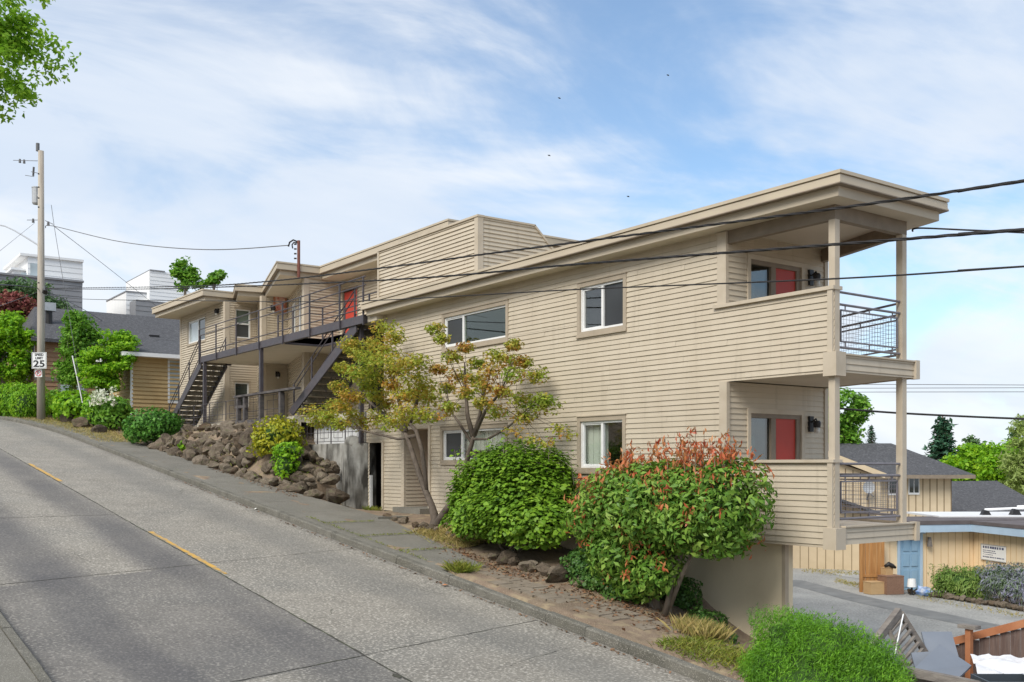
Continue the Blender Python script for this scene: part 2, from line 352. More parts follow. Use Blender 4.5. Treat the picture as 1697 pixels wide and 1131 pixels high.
# ---- road
def road_wear(t, L, tc, mix, col, nz):
    sp = nd(t, 'ShaderNodeSeparateXYZ'); L(tc.outputs['Object'], sp.inputs[0])
    def mr(o, a, b, c=0., d=1.):
        r = nd(t, 'ShaderNodeMapRange', interpolation_type='SMOOTHSTEP'); r.inputs[1].default_value = a; r.inputs[2].default_value = b; r.inputs[3].default_value = c; r.inputs[4].default_value = d
        L(o, r.inputs[0]); return r.outputs[0]
    def ma(op, a, b):
        n = nd(t, 'ShaderNodeMath', operation=op)
        for i, v in enumerate((a, b)):
            if isinstance(v, (int, float)): n.inputs[i].default_value = v
            else: L(v, n.inputs[i])
        return n.outputs[0]
    wob = ma('MULTIPLY', nz(.22, 2., .2, .8, tc.outputs['Object']), .35)
    yy = ma('ADD', sp.outputs[1], wob)
    def band(y0, w, s): return ma('MULTIPLY', ma('MULTIPLY', mr(yy, y0-w, y0-w*.2), mr(yy, y0+w*.2, y0+w, 1., 0.)), s)
    sx = ma('ADD', sp.outputs[0], ma('MULTIPLY', ma('ADD', sp.outputs[1], 7.22), .2))
    left = mr(sp.outputs[1], -7.24, -7.20, 1., 0.)
    b = ma('MAXIMUM', band(-7.62, .85, .72), band(-9.85, 1.0, .85)); b = ma('MULTIPLY', b, left)
    slab = ma('MULTIPLY', ma('MULTIPLY', mr(sx, -8.95, -8.90), mr(sx, -2.40, -2.36, 1., 0.)), ma('MULTIPLY', left, .55))
    patch = nz(.3, 5., .3, .75, tc.outputs['Object'])
    col = mix(col, (.062, .062, .072), ma('MULTIPLY', ma('MAXIMUM', b, slab), ma('ADD', .55, ma('MULTIPLY', patch, .4))))
    # gutter dirt and faint tyre paths on the far lane
    col = mix(col, (.12, .11, .095), ma('MULTIPLY', mr(yy, -3.75, -3.1), .75))
    col = mix(col, (.13, .13, .125), ma('MULTIPLY', band(-4.6, .8, .35), 1.))
    return col
M_road = mat('road_concrete', (.205, .188, .16), (.275, .252, .215), rough=.9, scale=1.1, c3=(.16, .16, .15), scale3=.4, amt3=.5, bump=.25, bscale=70., speck=(.45, .415, .36), speck_scale=24., sr=(.50, .67), wear=road_wear)
def strip(x0, x1, ya, yb, dz, step=.5, zfun=None, cross=0.):
    xs_ = np.arange(x0, x1+1e-6, step); n = len(xs_); ny = 6
    V = []; 
    for x in xs_:
        for k in range(ny):
            y = ya+(yb-ya)*k/(ny-1); V.append((x, y+float(off(x)), float(roadz(x))+dz+cross*k/(ny-1)))
    I = np.arange(n*ny).reshape(n, ny); Fc = np.stack([I[:-1, :-1], I[1:, :-1], I[1:, 1:], I[:-1, 1:]], -1).reshape(-1, 4)
    return np.array(V), Fc, np.zeros(len(Fc), int)
obj('road', strip(-110, 60, -11.2, -3.6, 0.), M_road, smooth=True, kind='structure')
M_kerb = mat('kerb_concrete', (.10, .095, .078), (.17, .16, .135), rough=.95, scale=3., c3=(.09, .085, .06), scale3=1.5, amt3=.7, bump=.4, bscale=40., speck=(.38, .35, .30), speck_scale=60.)
def kerb(x0, x1, y, side, h0=.15):
    mb = MB(); xs_ = np.arange(x0, x1, 1.0)
    for i, x in enumerate(xs_):
        j = random.uniform(-.006, .006); xa, xb = x+.004, x+1.0-.004
        za, zb = float(roadz(xa)), float(roadz(xb)); oa, ob = float(off(xa)), float(off(xb)); h = h0+random.uniform(-.008, .008)
        p = lambda x_, o_, z_, yy, hh: (x_, y+o_+yy*side+j, z_+hh)
        prof = [(0, -.3), (.02, h-.025), (.045, h), (.16, h), (.16, -.3)]
        a = [p(xa, oa, za, *q) for q in prof]; b = [p(xb, ob, zb, *q) for q in prof]; n = len(prof)
        mb.add(a+b, [(k, k+1, n+k+1, n+k) for k in range(n-1)]+[tuple(range(n))[::-1], tuple(range(n, 2*n))])
    return mb
obj('kerb', kerb(-100, 45, -3.6, 1), M_kerb, kind='structure')
obj('kerb', kerb(-100, 45, -11.2, -1), M_kerb, kind='structure')
M_walk = mat('sidewalk_concrete', (.145, .135, .112), (.20, .187, .158), rough=.95, scale=1.6, c3=(.12, .115, .095), scale3=.8, amt3=.65, bump=.3, bscale=40., speck=(.36, .34, .3), speck_scale=60.)
mb = MB(); xs_ = [-6.55]; 
while xs_[-1] > -60: xs_.append(xs_[-1]-1.85)
for a, b in zip(xs_, xs_[1:]):
    for k in range(4):
        xa = b+.008+(a-b-.016)*k/4; xb = b+.008+(a-b-.016)*(k+1)/4
        def wy(x): return float(np.interp(x, [-40, -31, -20, -15, -12.6, -9.4, -6.5], [-2.0, -1.9, -1.85, -1.45, -1.3, -1.85, -2.35]))
        V = []
        for x in (xa, xb):
            z = float(roadz(x)); o = float(off(x)); yb = wy(x)
            for y, dz in ((-3.44, .142), (yb, .155)): V += [(x, y+o, z+dz-.2), (x, y+o, z+dz)]
        mb.add(V, [(1, 5, 7, 3), (0, 1, 3, 2), (4, 6, 7, 5), (2, 3, 7, 6), (0, 4, 5, 1)])
obj('sidewalk', mb, M_walk, kind='structure')
# entry apron between sidewalk and the doors
mb = MB(); mb.box(-15.95, -12.45, -1.6, -.02, -.25, -.02); mb.box(-13.95, -12.5, -.35, .9, -.02, .155)
obj('entry_pad', mb, M_walk, kind='structure')
obj('sidewalk', strip(-100, 45, -12.9, -11.37, .13), M_walk, kind='structure')
# lot pavement behind
M_lot = mat('lot_asphalt', (.29, .285, .265), (.40, .39, .36), rough=.95, scale=.5, c3=(.15, .15, .15), scale3=.3, amt3=.7, bump=.3, bscale=60., speck=(.5, .48, .44), speck_scale=14.)
mb = MB(); mb.quad((-30, 7, -3.285), (12, 7, -3.285), (12, 44, -3.285), (-30, 44, -3.285)); mb.quad((-9.6, 2.3, -3.285), (12, 2.3, -3.285), (12, 7, -3.285), (-9.6, 7, -3.285))
obj('parking_lot', mb, M_lot, kind='structure')
mb = MB(); P = [onZ(px, py, -3.279) for px, py in ((1240, 958), (1330, 962), (1420, 985), (1500, 1003), (1700, 1045), (1700, 1058), (1490, 1014), (1400, 994), (1320, 972), (1240, 968))]; mb.add([tuple(p) for p in P], [tuple(range(len(P)))]); obj('asphalt_seam', mb, mat('asphalt_seam', (.17, .17, .165), (.23, .23, .22), rough=.95, scale=2., c3=(.26, .255, .24), scale3=1.2, amt3=.8), kind='structure')
mb = MB(); P = [onZ(px, py, -3.277) for px, py in ((1330, 938), (1434, 948), (1440, 962), (1395, 955))]; mb.add([tuple(p) for p in P], [(0, 3, 2, 1)]); obj('concrete_apron', mb, M_lot if False else mat('pale_apron', (.36, .35, .32), (.44, .43, .40), rough=.95, scale=1.), kind='structure')
# ---- joints and centre markings
M_joint = mat('road_joint', (.05, .048, .042), (.08, .075, .06), rough=1., scale=9., c3=(.10, .13, .05), scale3=2.2, amt3=.6)
M_yellow = mat('yellow_marking', (.62, .36, .06), (.52, .32, .10), rough=.8, scale=7., c3=(.27, .24, .19), scale3=5., amt3=1.)
def onroad(px, py):
    d = ray(px, py); k = (-1.615-.1117*CAM[0]-CAM[2])/(d[2]+.1117*d[0]); return CAM+d*k
def joint(mb, a, b, w, dz=.004, jit=.008):
    a, b = Vector(a), Vector(b); n = max(2, int((b-a).length/.16)); dr = (b-a).normalized(); s = Vector((-dr.y, dr.x, 0)).normalized(); P = []
    for i in range(n+1):
        p = a.lerp(b, i/n); p.z = float(roadz(p.x))+dz; p += s*random.uniform(-jit, jit); ww = w*random.uniform(.55, 1.35)
        P += [tuple(p-s*ww/2), tuple(p+s*ww/2)]
    mb.add(P, [(2*i, 2*i+1, 2*i+3, 2*i+2) for i in range(n)])
mb = MB(); joint(mb, (8, -7.22, 0), (-44, -7.22, 0), .034)
for x0 in (9.5, 3.6, -2.42, -9.05, -15.3, -21.85, -28.2, -34.5, -40.5):
    sl = .2 if x0 > -12 else .02
    joint(mb, (x0+sl*3.75, -11.15, 0), (x0, -7.22, 0), .024, .004, .014); joint(mb, (x0-.02, -7.22, 0), (x0-sl*3.55, -3.65, 0), .016, .004, .014)
obj('road_joint', mb, M_joint, kind='structure')
mb = MB(); g = random.Random(12)
for (x, y, a_, n_) in ((-6.2, -4.6, .5, 14), (-12.5, -5.4, 2.3, 16), (-4.4, -8.6, 1.2, 16), (-11.2, -9.2, .3, 18), (-18.5, -6.2, 1.0, 18), (-1.2, -5.6, 2.0, 12), (-20, -8.8, .2, 16), (-8.2, -3.9, 1.4, 8)):
    for k in range(n_):
        nx_, ny_ = x+.16*math.cos(a_), y+.16*math.sin(a_); joint(mb, (x, y, 0), (nx_, ny_, 0), g.uniform(.004, .011), .0045, .003); x, y = nx_, ny_; a_ += g.uniform(-.45, .45)
obj('road_crack', mb, M_joint, kind='structure')
mb = MB(); q = onroad(1006, 1108) if False else None
for (px, py, rx_, ry_) in ((658, 1121, .10, .05),):
    q = onroad(px, py); n_ = 12; ring = [(q[0]+rx_*math.cos(k/n_*6.283)*g.uniform(.7, 1.2), q[1]+ry_*math.sin(k/n_*6.283)*g.uniform(.7, 1.2)) for k in range(n_)]; mb.add([(x, y, float(roadz(x))+.006) for x, y in ring], [tuple(range(n_))])
obj('tar_patch', mb, M_joint, kind='structure')
mb = MB()
for xa in (-12.75, -26.4, -40.0): joint(mb, (xa+4.7, -7.14, 0), (xa, -7.14, 0), .105, .008, .004)
obj('centre_marking', mb, M_yellow, kind='structure')
# ================================================================== APARTMENT BUILDING
B = thing('apartment_building', 'two storey beige clapboard apartment building stepping up the hill with flat roofs and balconies', 'apartment building', (0, 0, 0))
E_, O_ = (1, 0), (0, 0)
def boards(name, L_, m, par):
    for q in L_: mb_ = MB(); mb_.box(*q); obj(name, mb_, m, par)
def wall(p, d, L, z0, z1, ops=(), **k):
    mb = MB(); mb.siding(p, d, L, z0, z1, ops, **k); return obj('wall', mb, M_side, B)
def window(p, d, s0, s1, z0, z1, split=.5, gl=(G_dark, G_dark), casing=.095, horiz=False, frame=M_vinyl, sill=True, parent=None):
    """casing + vinyl frame, panes as children"""
    mb = MB(); c = casing
    if c:
        mb.obox(p, d, s0-c, s0, -.02, .032, z0-c, z1+c, 0); mb.obox(p, d, s1, s1+c, -.02, .032, z0-c, z1+c, 0)
        mb.obox(p, d, s0, s1, -.02, .030, z1, z1+c, 0); mb.obox(p, d, s0, s1, -.02, .034, z0-c, z0, 0)
        mb.obox(p, d, s0-c-.01, s1+c+.01, .0, .05, z1+c, z1+c+.02, 0)
        if sill: mb.obox(p, d, s0-c-.01, s1+c+.01, .0, .055, z0-c-.03, z0-c, 0)
    f = .048
    mb.obox(p, d, s0, s1, -.09, -.012, z0, z0+f, 1); mb.obox(p, d, s0, s1, -.09, -.012, z1-f, z1, 1)
    mb.obox(p, d, s0, s0+f, -.09, -.012, z0+f, z1-f, 1); mb.obox(p, d, s1-f, s1, -.09, -.012, z0+f, z1-f, 1)
    panes = []
    if horiz:
        m = z0+(z1-z0)*split; mb.obox(p, d, s0+f, s1-f, -.085, -.018, m-.03, m+.03, 1); panes = [(s0+f, s1-f, z0+f, m-.03), (s0+f, s1-f, m+.03, z1-f)]
    elif split:
        m = s0+(s1-s0)*split; mb.obox(p, d, m-.035, m+.035, -.085, -.016, z0+f, z1-f, 1); panes = [(s0+f, m-.035, z0+f, z1-f), (m+.035, s1-f, z0+f, z1-f)]
        # sash of the sliding half

        q = panes[0]; mb.obox(p, d, q[0], q[0]+.03, -.08, -.03, q[2], q[3], 1); mb.obox(p, d, q[0]+.03, q[1], -.08, -.03, q[3]-.03, q[3], 1); mb.obox(p, d, q[0]+.03, q[1], -.08, -.03, q[2], q[2]+.03, 1)
    else: panes = [(s0+f, s1-f, z0+f, z1-f)]
    w = obj('window', mb, [M_casing, frame], parent or B)
    for q, g in zip(panes, gl):
        pm = MB(); pm.obox(p, d, q[0], q[1], -.075, -.055, q[2], q[3]); obj('pane', pm, g, w)
    return w
# --- street facade of the lower wing: origin of s at x = -16.45
FX = -16.45
def s_(x): return x-FX
W1 = (-11.85, -9.12, 4.30, 5.07); W2 = (-6.40, -5.04, 4.12, 5.07); W3 = (-11.92, -9.15, 1.42, 2.18); W4 = (-6.40, -5.06, 1.24, 2.22)
ops = [(s_(a), s_(b), c, d_) for a, b, c, d_ in (W1, W2, W3, W4)]
ops += [(s_(-2.38), 99, 1.34, 2.80), (s_(-2.38), 99, 4.14, 9), (s_(-13.86), s_(-12.60), -1, 2.26), (s_(-15.92), s_(-15.14), -1, 1.93), (-1, s_(-14.92), 2.62, 9), (-1, s_(-13.9), -1, .02), (-1, s_(-16.0), -1, 1.95)]
wall((FX, 0), E_, 16.45, -.03, 5.53, ops)
window((FX, 0), E_, s_(W1[0]), s_(W1[1]), W1[2], W1[3], .31, (G_screen, T_green))
window((FX, 0), E_, s_(W2[0]), s_(W2[1]), W2[2], W2[3], .5, (T_clear, G_screen))
window((FX, 0), E_, s_(W3[0]), s_(W3[1]), W3[2], W3[3], .31, (G_screen, T_clear))
window((FX, 0), E_, s_(W4[0]), s_(W4[1]), W4[2], W4[3], .5, (T_clear, T_clear))
for (a, b, z0, z1, nm) in ((-5.98+.0, -5.70, 4.1, 5.1, 0), (-6.45, -5.72, 1.2, 2.25, 1), (-11.1, -9.1, 1.66, 2.25, 1)):   # blinds and curtains hanging inside
    mb = MB()
    if nm:
        n_ = int((b-a)/.09)
        for k in range(n_): u = a+(b-a)*k/n_; mb.box(u+.002, u+(b-a)/n_-.002, .16+.012*(k % 2), .175+.012*(k % 2), z0, z1)
        obj('blind', mb, M_blindw, B)
mb = MB(); mb.box(-12.3, -4.6, 2.2, 2.25, .2, 5.45); mb.box(-12.3, -4.6, .14, 2.2, 2.55, 2.6); obj('inner_wall', mb, M_room, B)
# corner and casing boards on the facade
boards('corner_board', [(a, b, -.05, .03, z0, z1) for a, b, z0, z1 in ((-2.49, -2.28, 4.20, 5.50), (-2.44, -2.26, 1.38, 2.80), (-14.02, -13.86, .02, 2.34), (-12.60, -12.50, .16, 2.34), (-15.14, -15.05, .02, 1.97), (-14.98, -14.90, 2.60, 5.5))], M_trim, B)
boards('head_board', [(-13.86, -12.60, -.045, .03, 2.26, 2.34), (-15.92, -15.14, -.045, .03, 1.93, 1.99)], M_trim, B)
boards('parapet_cap', [(-2.58, .022, -.07, .17, 4.14, 4.20), (-2.30, .022, -.07, .17, 1.34, 1.39)], M_trim, B)
boards('corner_board', [(-.11, -.012, -.055, .12, 3.10, 4.139), (-.11, -.012, -.055, .12, .27, 1.339)], M_trim, B)
boards('corner_box', [(-.17, .085, -.085, .172, 2.74, 3.13), (-.17, .085, -.085, .172, -.07, .28)], M_trim, B)
mb = MB(); mb.box(-2.30, -.02, .02, .15, 3.0, 4.14); mb.box(-2.30, -.02, .02, .15, .2, 1.34); mb.siding((-.12, .155), (-1, 0), 2.15, 3.06, 4.14); mb.siding((-.12, .155), (-1, 0), 2.15, .24, 1.34)
obj('parapet', mb, M_side, B)
# entry recess and dark store doorway
mb = MB(); mb.siding((-13.86, 0), (0, 1), 1.3, .15, 2.26); mb.siding((-13.86, 1.3), (1, 0), 1.26, .15, 2.26); mb.siding((-12.6, 1.3), (0, -1), 1.3, .15, 2.26)
obj('wall', mb, M_side, B)
mb = MB(); mb.box(-13.86, -12.6, .02, 1.3, 2.26, 2.30); obj('soffit', mb, M_soffit, B)
mb = MB(); mb.box(-13.45, -12.70, 1.24, 1.29, .16, 2.1); d0 = obj('door', mb, M_red, B)
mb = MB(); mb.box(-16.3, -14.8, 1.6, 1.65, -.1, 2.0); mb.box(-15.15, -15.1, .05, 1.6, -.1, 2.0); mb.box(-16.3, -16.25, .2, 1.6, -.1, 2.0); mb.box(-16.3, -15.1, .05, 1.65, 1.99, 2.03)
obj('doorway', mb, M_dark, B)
mb = MB(); mb.box(-15.90, -15.86, -.02, .06, .0, 1.0); obj('door_frame', mb, M_vinyl, B)
# foundation under the wing
mb = MB(); mb.box(-12.9, -1.10, .13, .33, -3.5, -.02)
obj('foundation', mb, M_tan, B)
mb = MB(); mb.box(-1.16, -1.085, .11, .20, -3.5, -.03); obj('corner_board', mb, M_casing, B)
mb = MB(); mb.box(-12.5, .0, -.012, .13, -.05, -.028); obj('trim', mb, M_trim, B)
# recess wall behind the balconies (faces +X)
BK = [(-2.3, 2.83)]
for zf, z1 in ((.22, 2.80), (3.05, 5.52)):
    dz = zf-.22
    wall((-2.3, 0), (0, 1), 2.83, zf, z1, [(.55, 2.12, zf, zf+2.03)])
    p, d = (-2.3, 0), (0, 1); mb = MB()
    mb.obox(p, d, .52, .60, -.05, .045, zf, zf+2.03); mb.obox(p, d, 2.05, 2.14, -.05, .045, zf, zf+2.03); mb.obox(p, d, .52, 2.14, -.05, .045, zf+2.03, zf+2.12)
    mb.obox(p, d, 2.76, 2.86, -.06, .04, zf, z1)
    obj('door_casing', mb, M_trim, B)
    mb = MB(); mb.obox(p, d, .60, 2.05, -.08, .02, zf+1.95, zf+2.03); mb.obox(p, d, 1.20, 1.33, -.08, .012, zf, zf+1.95); mb.obox(p, d, 1.93, 2.05, -.12, .012, zf, zf+1.95); mb.obox(p, d, .60, 1.2, -.08, .01, zf, zf+.75)
    fr = obj('door_frame', mb, M_brown, B)
    mb = MB(); mb.obox(p, d, .60, 1.20, -.06, -.04, zf+.75, zf+1.95); obj('pane', mb, T_refl, fr)
    mb = MB(); mb.obox(p, d, .5, 1.25, -1.6, -1.55, zf, zf+2.4); mb.obox(p, d, .72, .98, -.22, -.20, zf+.75, zf+1.6); obj('inner_wall', mb, M_room, B)
    mb = MB(); mb.obox(p, d, 1.33, 1.93, -.07, -.02, zf+.02, zf+1.95); dr = obj('door', mb, M_red, B)
    mb = MB(); mb.tube([(-2.31, 1.40, zf+1.0), (-2.25, 1.40, zf+1.0)], .03, 8); obj('handle', mb, M_black, dr)
    mb = MB(); mb.obox(p, d, 2.27, 2.39, 0, .06, zf+1.72, zf+2.02); mb.tube([(-2.25, 2.33, zf+1.9), (-2.14, 2.33, zf+1.97), (-2.12, 2.33, zf+1.92)], .015, 6); mb.tube([(-2.12, 2.33, zf+1.93), (-2.12, 2.33, zf+1.89), (-2.12, 2.33, zf+1.80)], [.05, .075, .065], 8)
    la = obj('wall_lamp', mb, M_black, B)
    mb = MB(); mb.tube([(-2.12, 2.33, zf+1.80), (-2.12, 2.33, zf+1.70), (-2.12, 2.33, zf+1.68)], [.05, .055, .02], 8); obj('bulb', mb, M_bulb, la, smooth=True)
# plain rear and side walls so that the wing closes
mb = MB(); mb.siding((-2.3, 2.83), (-.966, .258), 13.2, .2, 5.52); obj('wall', mb, M_side, B)
# balconies: slab with clapboard edge, posts and pipe railings
def balcony(z0):
    mb = MB(); pl = [(-2.3, -.0), (.03, 0.0), (.03, 2.2), (-2.3, 2.83)]
    mb.poly(pl, z0+.02, z0+.255, 0, mib=2); mb.siding((.035, .17), (0, 1), 1.97, z0+.005, z0+.30, mi=1)
    mb.box(-.02, .085, .17, 2.22, z0+.285, z0+.31, 3); mb.box(-.03, .10, 2.13, 2.24, z0-.01, z0+.315, 3)
    L = math.hypot(2.33, .63); mb.siding((.03, 2.2), (-2.33/L, .63/L), L, z0+.0, z0+.3, mi=1)
    b = obj('balcony', mb, [M_trim, M_side, M_soffit, M_trim], B)
    if z0 > 2: zt = 5.28
    else: zt = 2.80
    for (x, y) in ((-.06, .06), (-.06, 1.93)):
        m2 = MB(); m2.box(x-.062, x+.062, y-.062, y+.062, z0+.26, zt); obj('post', m2, M_trim, b)
    m2 = MB(); h0 = z0+.42; h1 = z0+1.12; h2 = z0+1.32
    a0, a1 = (-.05, .13), (-.05, 1.86); c0, c1 = (-.10, 1.99), (-2.26, 2.72)
    for (q0, q1) in ((a0, a1), (c0, c1)):
        for h in (h0, h1, h2): m2.tube([(*q0, h), (*q1, h)], .021, 8)
        v0, v1 = Vector((*q0, 0)), Vector((*q1, 0)); e0, e1 = v0.lerp(v1, .05), v0.lerp(v1, .955); pz0, pz1 = z0+.52, z0+1.03
        for A, Bb in (((e0.x, e0.y, pz0), (e1.x, e1.y, pz0)), ((e0.x, e0.y, pz1), (e1.x, e1.y, pz1)), ((e0.x, e0.y, pz0), (e0.x, e0.y, pz1)), ((e1.x, e1.y, pz0), (e1.x, e1.y, pz1))): m2.beam(A, Bb, .026, .026)
        for f in (.12, .5, .88):
            q = v0.lerp(v1, f); m2.beam((q.x, q.y, pz1), (q.x, q.y, h1), .016, .016); m2.beam((q.x, q.y, h0), (q.x, q.y, pz0), .016, .016)
        ln = (e1-e0).length; n = int(ln/.075)
        rl = obj('railing', m2, M_rail, b); m2 = MB()
        for i in range(1, n): q = e0.lerp(e1, i/n); m2.tube([(q.x, q.y, pz0), (q.x, q.y, pz1)], .0028, 4, caps=False)
        for i in range(1, 7): z = pz0+(pz1-pz0)*i/7; m2.tube([(e0.x, e0.y, z), (e1.x, e1.y, z)], .0028, 4, caps=False)
        obj('mesh_panel', m2, M_rail, b); m2 = MB()
balcony(2.80); balcony(0.)
# beams and ceiling under the wing roof
mb = MB(); mb.box(-2.3, -.13, -.0, .12, 5.28, 5.515); mb.box(-.13, .0, -.0, 2.0, 5.28, 5.512)
L = math.hypot(2.2, .75); mb.obox((-.13, 2.0), (-2.2/L, .75/L), 0, L-.02, -.06, .06, 5.27, 5.51)
obj('beam', mb, M_beam, B)
def offset(pl, d):
    n = len(pl); out = []
    for i in range(n):
        p0, p1, p2 = [Vector(pl[(i+k) % n]) for k in (-1, 0, 1)]
        a = (p1-p0).normalized(); b = (p2-p1).normalized(); na = Vector((a.y, -a.x)); nb = Vector((b.y, -b.x)); m = (na+nb)
        m = m/m.length; out.append(tuple(p1+m*d/max(.3, m.dot(na))))
    return out
def flat_roof(pl, zs, ztop, lower=.17, par=None):
    """pl counter-clockwise; two stepped fascia boards, a cap strip, soffit underneath"""
    par = par or B; inn = offset(pl, -.11)
    r = MB(); r.poly(offset(pl, -.20), zs+.05, ztop-.02, 0); ro = obj('roof', r, M_roofing, par)
    m = MB(); m.poly(inn, zs+.004, zs+lower, 0, top=True, bot=False); m.poly(pl, zs+lower+.003, ztop-.075, 0); m.poly(offset(pl, .012), zs+lower-.012, zs+lower+.03, 0); m.poly(offset(pl, .022), ztop-.055, ztop, 0); m.poly(offset(pl, -.02), ztop-.09, ztop-.05, 0)
    obj('fascia', m, M_fascia, ro)
    m = MB(); m.poly(offset(pl, .016), zs+lower-.013, zs+lower+.004, 0); obj('seam_shade', m, M_brown, ro)  # dark strip painting the shadow line under the upper fascia board
    m = MB(); m.poly(offset(inn, -.004), zs, zs+.04); obj('soffit', m, M_soffit, ro)
flat_roof([(-15.5, -.50), (.46, -.50), (.46, 2.50), (-15.5, 6.9)], 5.515, 5.885)
# --- upper block on the hill
zl, zu, zs2, zt2 = 2.87, 5.57, 8.05, 8.5
P0, P1, P2, P3, P4, P5, P6, P7 = (-36.3, 1.05), (-30.55, 1.05), (-30.55, 2.42), (-28.35, 1.75), (-28.35, 2.85), (-23.75, 1.50), (-23.75, 2.90), (-14.95, 2.90)
def seg(a, b): v = Vector(b)-Vector(a); return tuple(v.normalized()), v.length
def wseg(a, b, z0, z1, ops=()): d, L = seg(a, b); return wall(a, d, L, z0, z1, ops, lip=.034), d, L
_, d01, L01 = wseg(P0, P1, zl-.6, zs2, [(1.05, 3.35, 6.72, 7.72)])
window(P0, d01, 1.05, 3.35, 6.72, 7.72, .56, (G_pale, G_dark), casing=.07)
_, d12, L12 = wseg(P1, P2, zl, zs2, [(.42, 1.06, 6.58, 7.78), (.38, 1.0, 3.7, 4.72)])
window(P1, d12, .42, 1.06, 6.58, 7.78, .5, (G_screen, G_mid), horiz=True, casing=.06)
window(P1, d12, .38, 1.0, 3.7, 4.72, 0, (G_dark,), casing=.06)
_, d23, L23 = wseg(P2, P3, zl, zs2, [(1.0, 1.75, 3.25, 4.1)])
window(P2, d23, 1.0, 1.75, 3.25, 4.1, 0, (G_blind,), casing=.05)
wseg(P3, P4, zl, zs2)
_, d45, L45 = wseg(P4, P5, zl, zs2, [(1.2, 2.5, 6.0, 7.6), (3.2, 4.1, 5.6, 7.6)])
window(P4, d45, 1.2, 2.5, 6.1, 7.6, .5, (G_mid, G_dark), casing=.06); window(P4, d45, 3.2, 4.1, 5.62, 7.6, 0, (G_dark,), casing=.06)
wseg(P5, P6, zl, zs2)
_, d67, L67 = wseg(P6, P7, zl, zs2, [(.32, 1.42, zu, zu+2.05), (2.3, 3.6, zl, zl+2.0)])
mb = MB(); mb.obox(P6, d67, .36, 1.38, -.06, -.01, zu, zu+2.02); obj('door', mb, M_red, B)
mb = MB(); mb.obox(P6, d67, .24, .32, -.05, .035, zu, zu+2.12); mb.obox(P6, d67, 1.42, 1.50, -.05, .035, zu, zu+2.12); mb.obox(P6, d67, .32, 1.42, -.05, .035, zu+2.05, zu+2.12); obj('door_frame', mb, M_brown, B)
mb = MB(); mb.obox(P6, d67, 2.3, 3.6, -.06, -.01, zl, zl+2.0); obj('door', mb, M_brown, B)
mb = MB(); mb.siding((-14.95, 2.9), (0, 1), 6., zl, zs2); mb.siding((-14.95, 8.9), (-1, 0), 21.35, zl-.5, zs2); mb.siding((-36.3, 8.9), (0, -1), 7.85, zl-.6, zs2); obj('wall', mb, M_side, B)
for (x, y) in (P1, P3, P5):
    mb = MB(); pts_ = [(x-.16, y-.04), (x+.04, y-.04), (x+.04, y+.16), (x-.05, y+.16), (x-.05, y+.05), (x-.16, y+.05)]; mb.poly(pts_, zl, zs2); obj('corner_board', mb, M_trim, B)
boards('corner_board', [(-36.34, -36.2, 1.01, 1.1, zl-.6, zs2)], M_trim, B)
for (p, d, a, z) in ((P0, d01, 4.9, 7.75), ((-28.35, 1.8), (0, 1), .5, 4.95), (P3, (0, 1), .35, 7.6)):
    mb = MB(); mb.obox(p, d, a, a+.16, 0, .05, z-.1, z+.1); q = (p[0]+d[0]*(a+.08)+d[1]*.12, p[1]+d[1]*(a+.08)-d[0]*.12)
    mb.tube([(*q, z+.08), (*q, z), (*q, z-.12)], [.04, .09, .07], 8); la = obj('wall_lamp', mb, M_black, B)
    mb = MB(); mb.tube([(*q, z-.12), (*q, z-.19)], [.06, .03], 8); obj('bulb', mb, M_bulb, la)
flat_roof([(-37.1, -.02), (-30.68, .15), (-30.68, 1.44), (-28.8, .81), (-28.6, 1.86), (-23.6, .38), (-23.55, 2.0), (-14.85, 2.0), (-14.85, 9.8), (-37.1, 9.8)], zs2, zt2, .18)
# screen wall standing above the wing roof
mb = MB(); mb.siding((-15.33, 0), E_, 5.03, 5.7, 7.36, lip=.028)
mb.siding((-10.3, 0), (0, 1), 2.3, 5.7, 7.36, lip=.028, s1=lambda z: 2.3 if z < 6.85 else 2.3-.6*(z-6.85)/.51)
obj('screen_wall', mb, M_side, B)
mb = MB(); mb.box(-15.38, -15.30, -.05, .12, 5.7, 7.36); mb.box(-10.42, -10.265, -.04, .02, 5.7, 7.36); mb.box(-10.34, -10.265, .02, .12, 5.7, 7.36)
mb.box(-15.40, -10.25, -.06, .14, 7.36, 7.41); mb.box(-10.45, -10.25, .14, 1.72, 7.362, 7.405); mb.beam((-10.35, 1.70, 7.38), (-10.35, 2.34, 6.80), .2, .05)
mb.box(-15.33, -10.42, .06, .14, 5.7, 7.36); mb.box(-10.42, -10.36, .14, 1.7, 5.7, 7.36)
obj('trim', mb, M_trim, B)
q = onX(464, 503, -28.30); t = thing('wall_plaque', 'small red framed plaque hanging on the upper gallery wall', 'plaque', tuple(q)); mb = MB(); mb.obox((-28.33, q[1]), (0, 1), -.28, .28, .02, .06, q[2]-.36, q[2]+.36); obj('frame', mb, mat('orange_frame', (.42, .18, .10), rough=.6), t); mb = MB(); mb.obox((-28.33, q[1]), (0, 1), -.20, .20, .06, .066, q[2]-.27, q[2]+.27); obj('picture', mb, mat('plaque_picture', (.45, .06, .04), (.75, .66, .55), rough=.6, scale=5.), t)
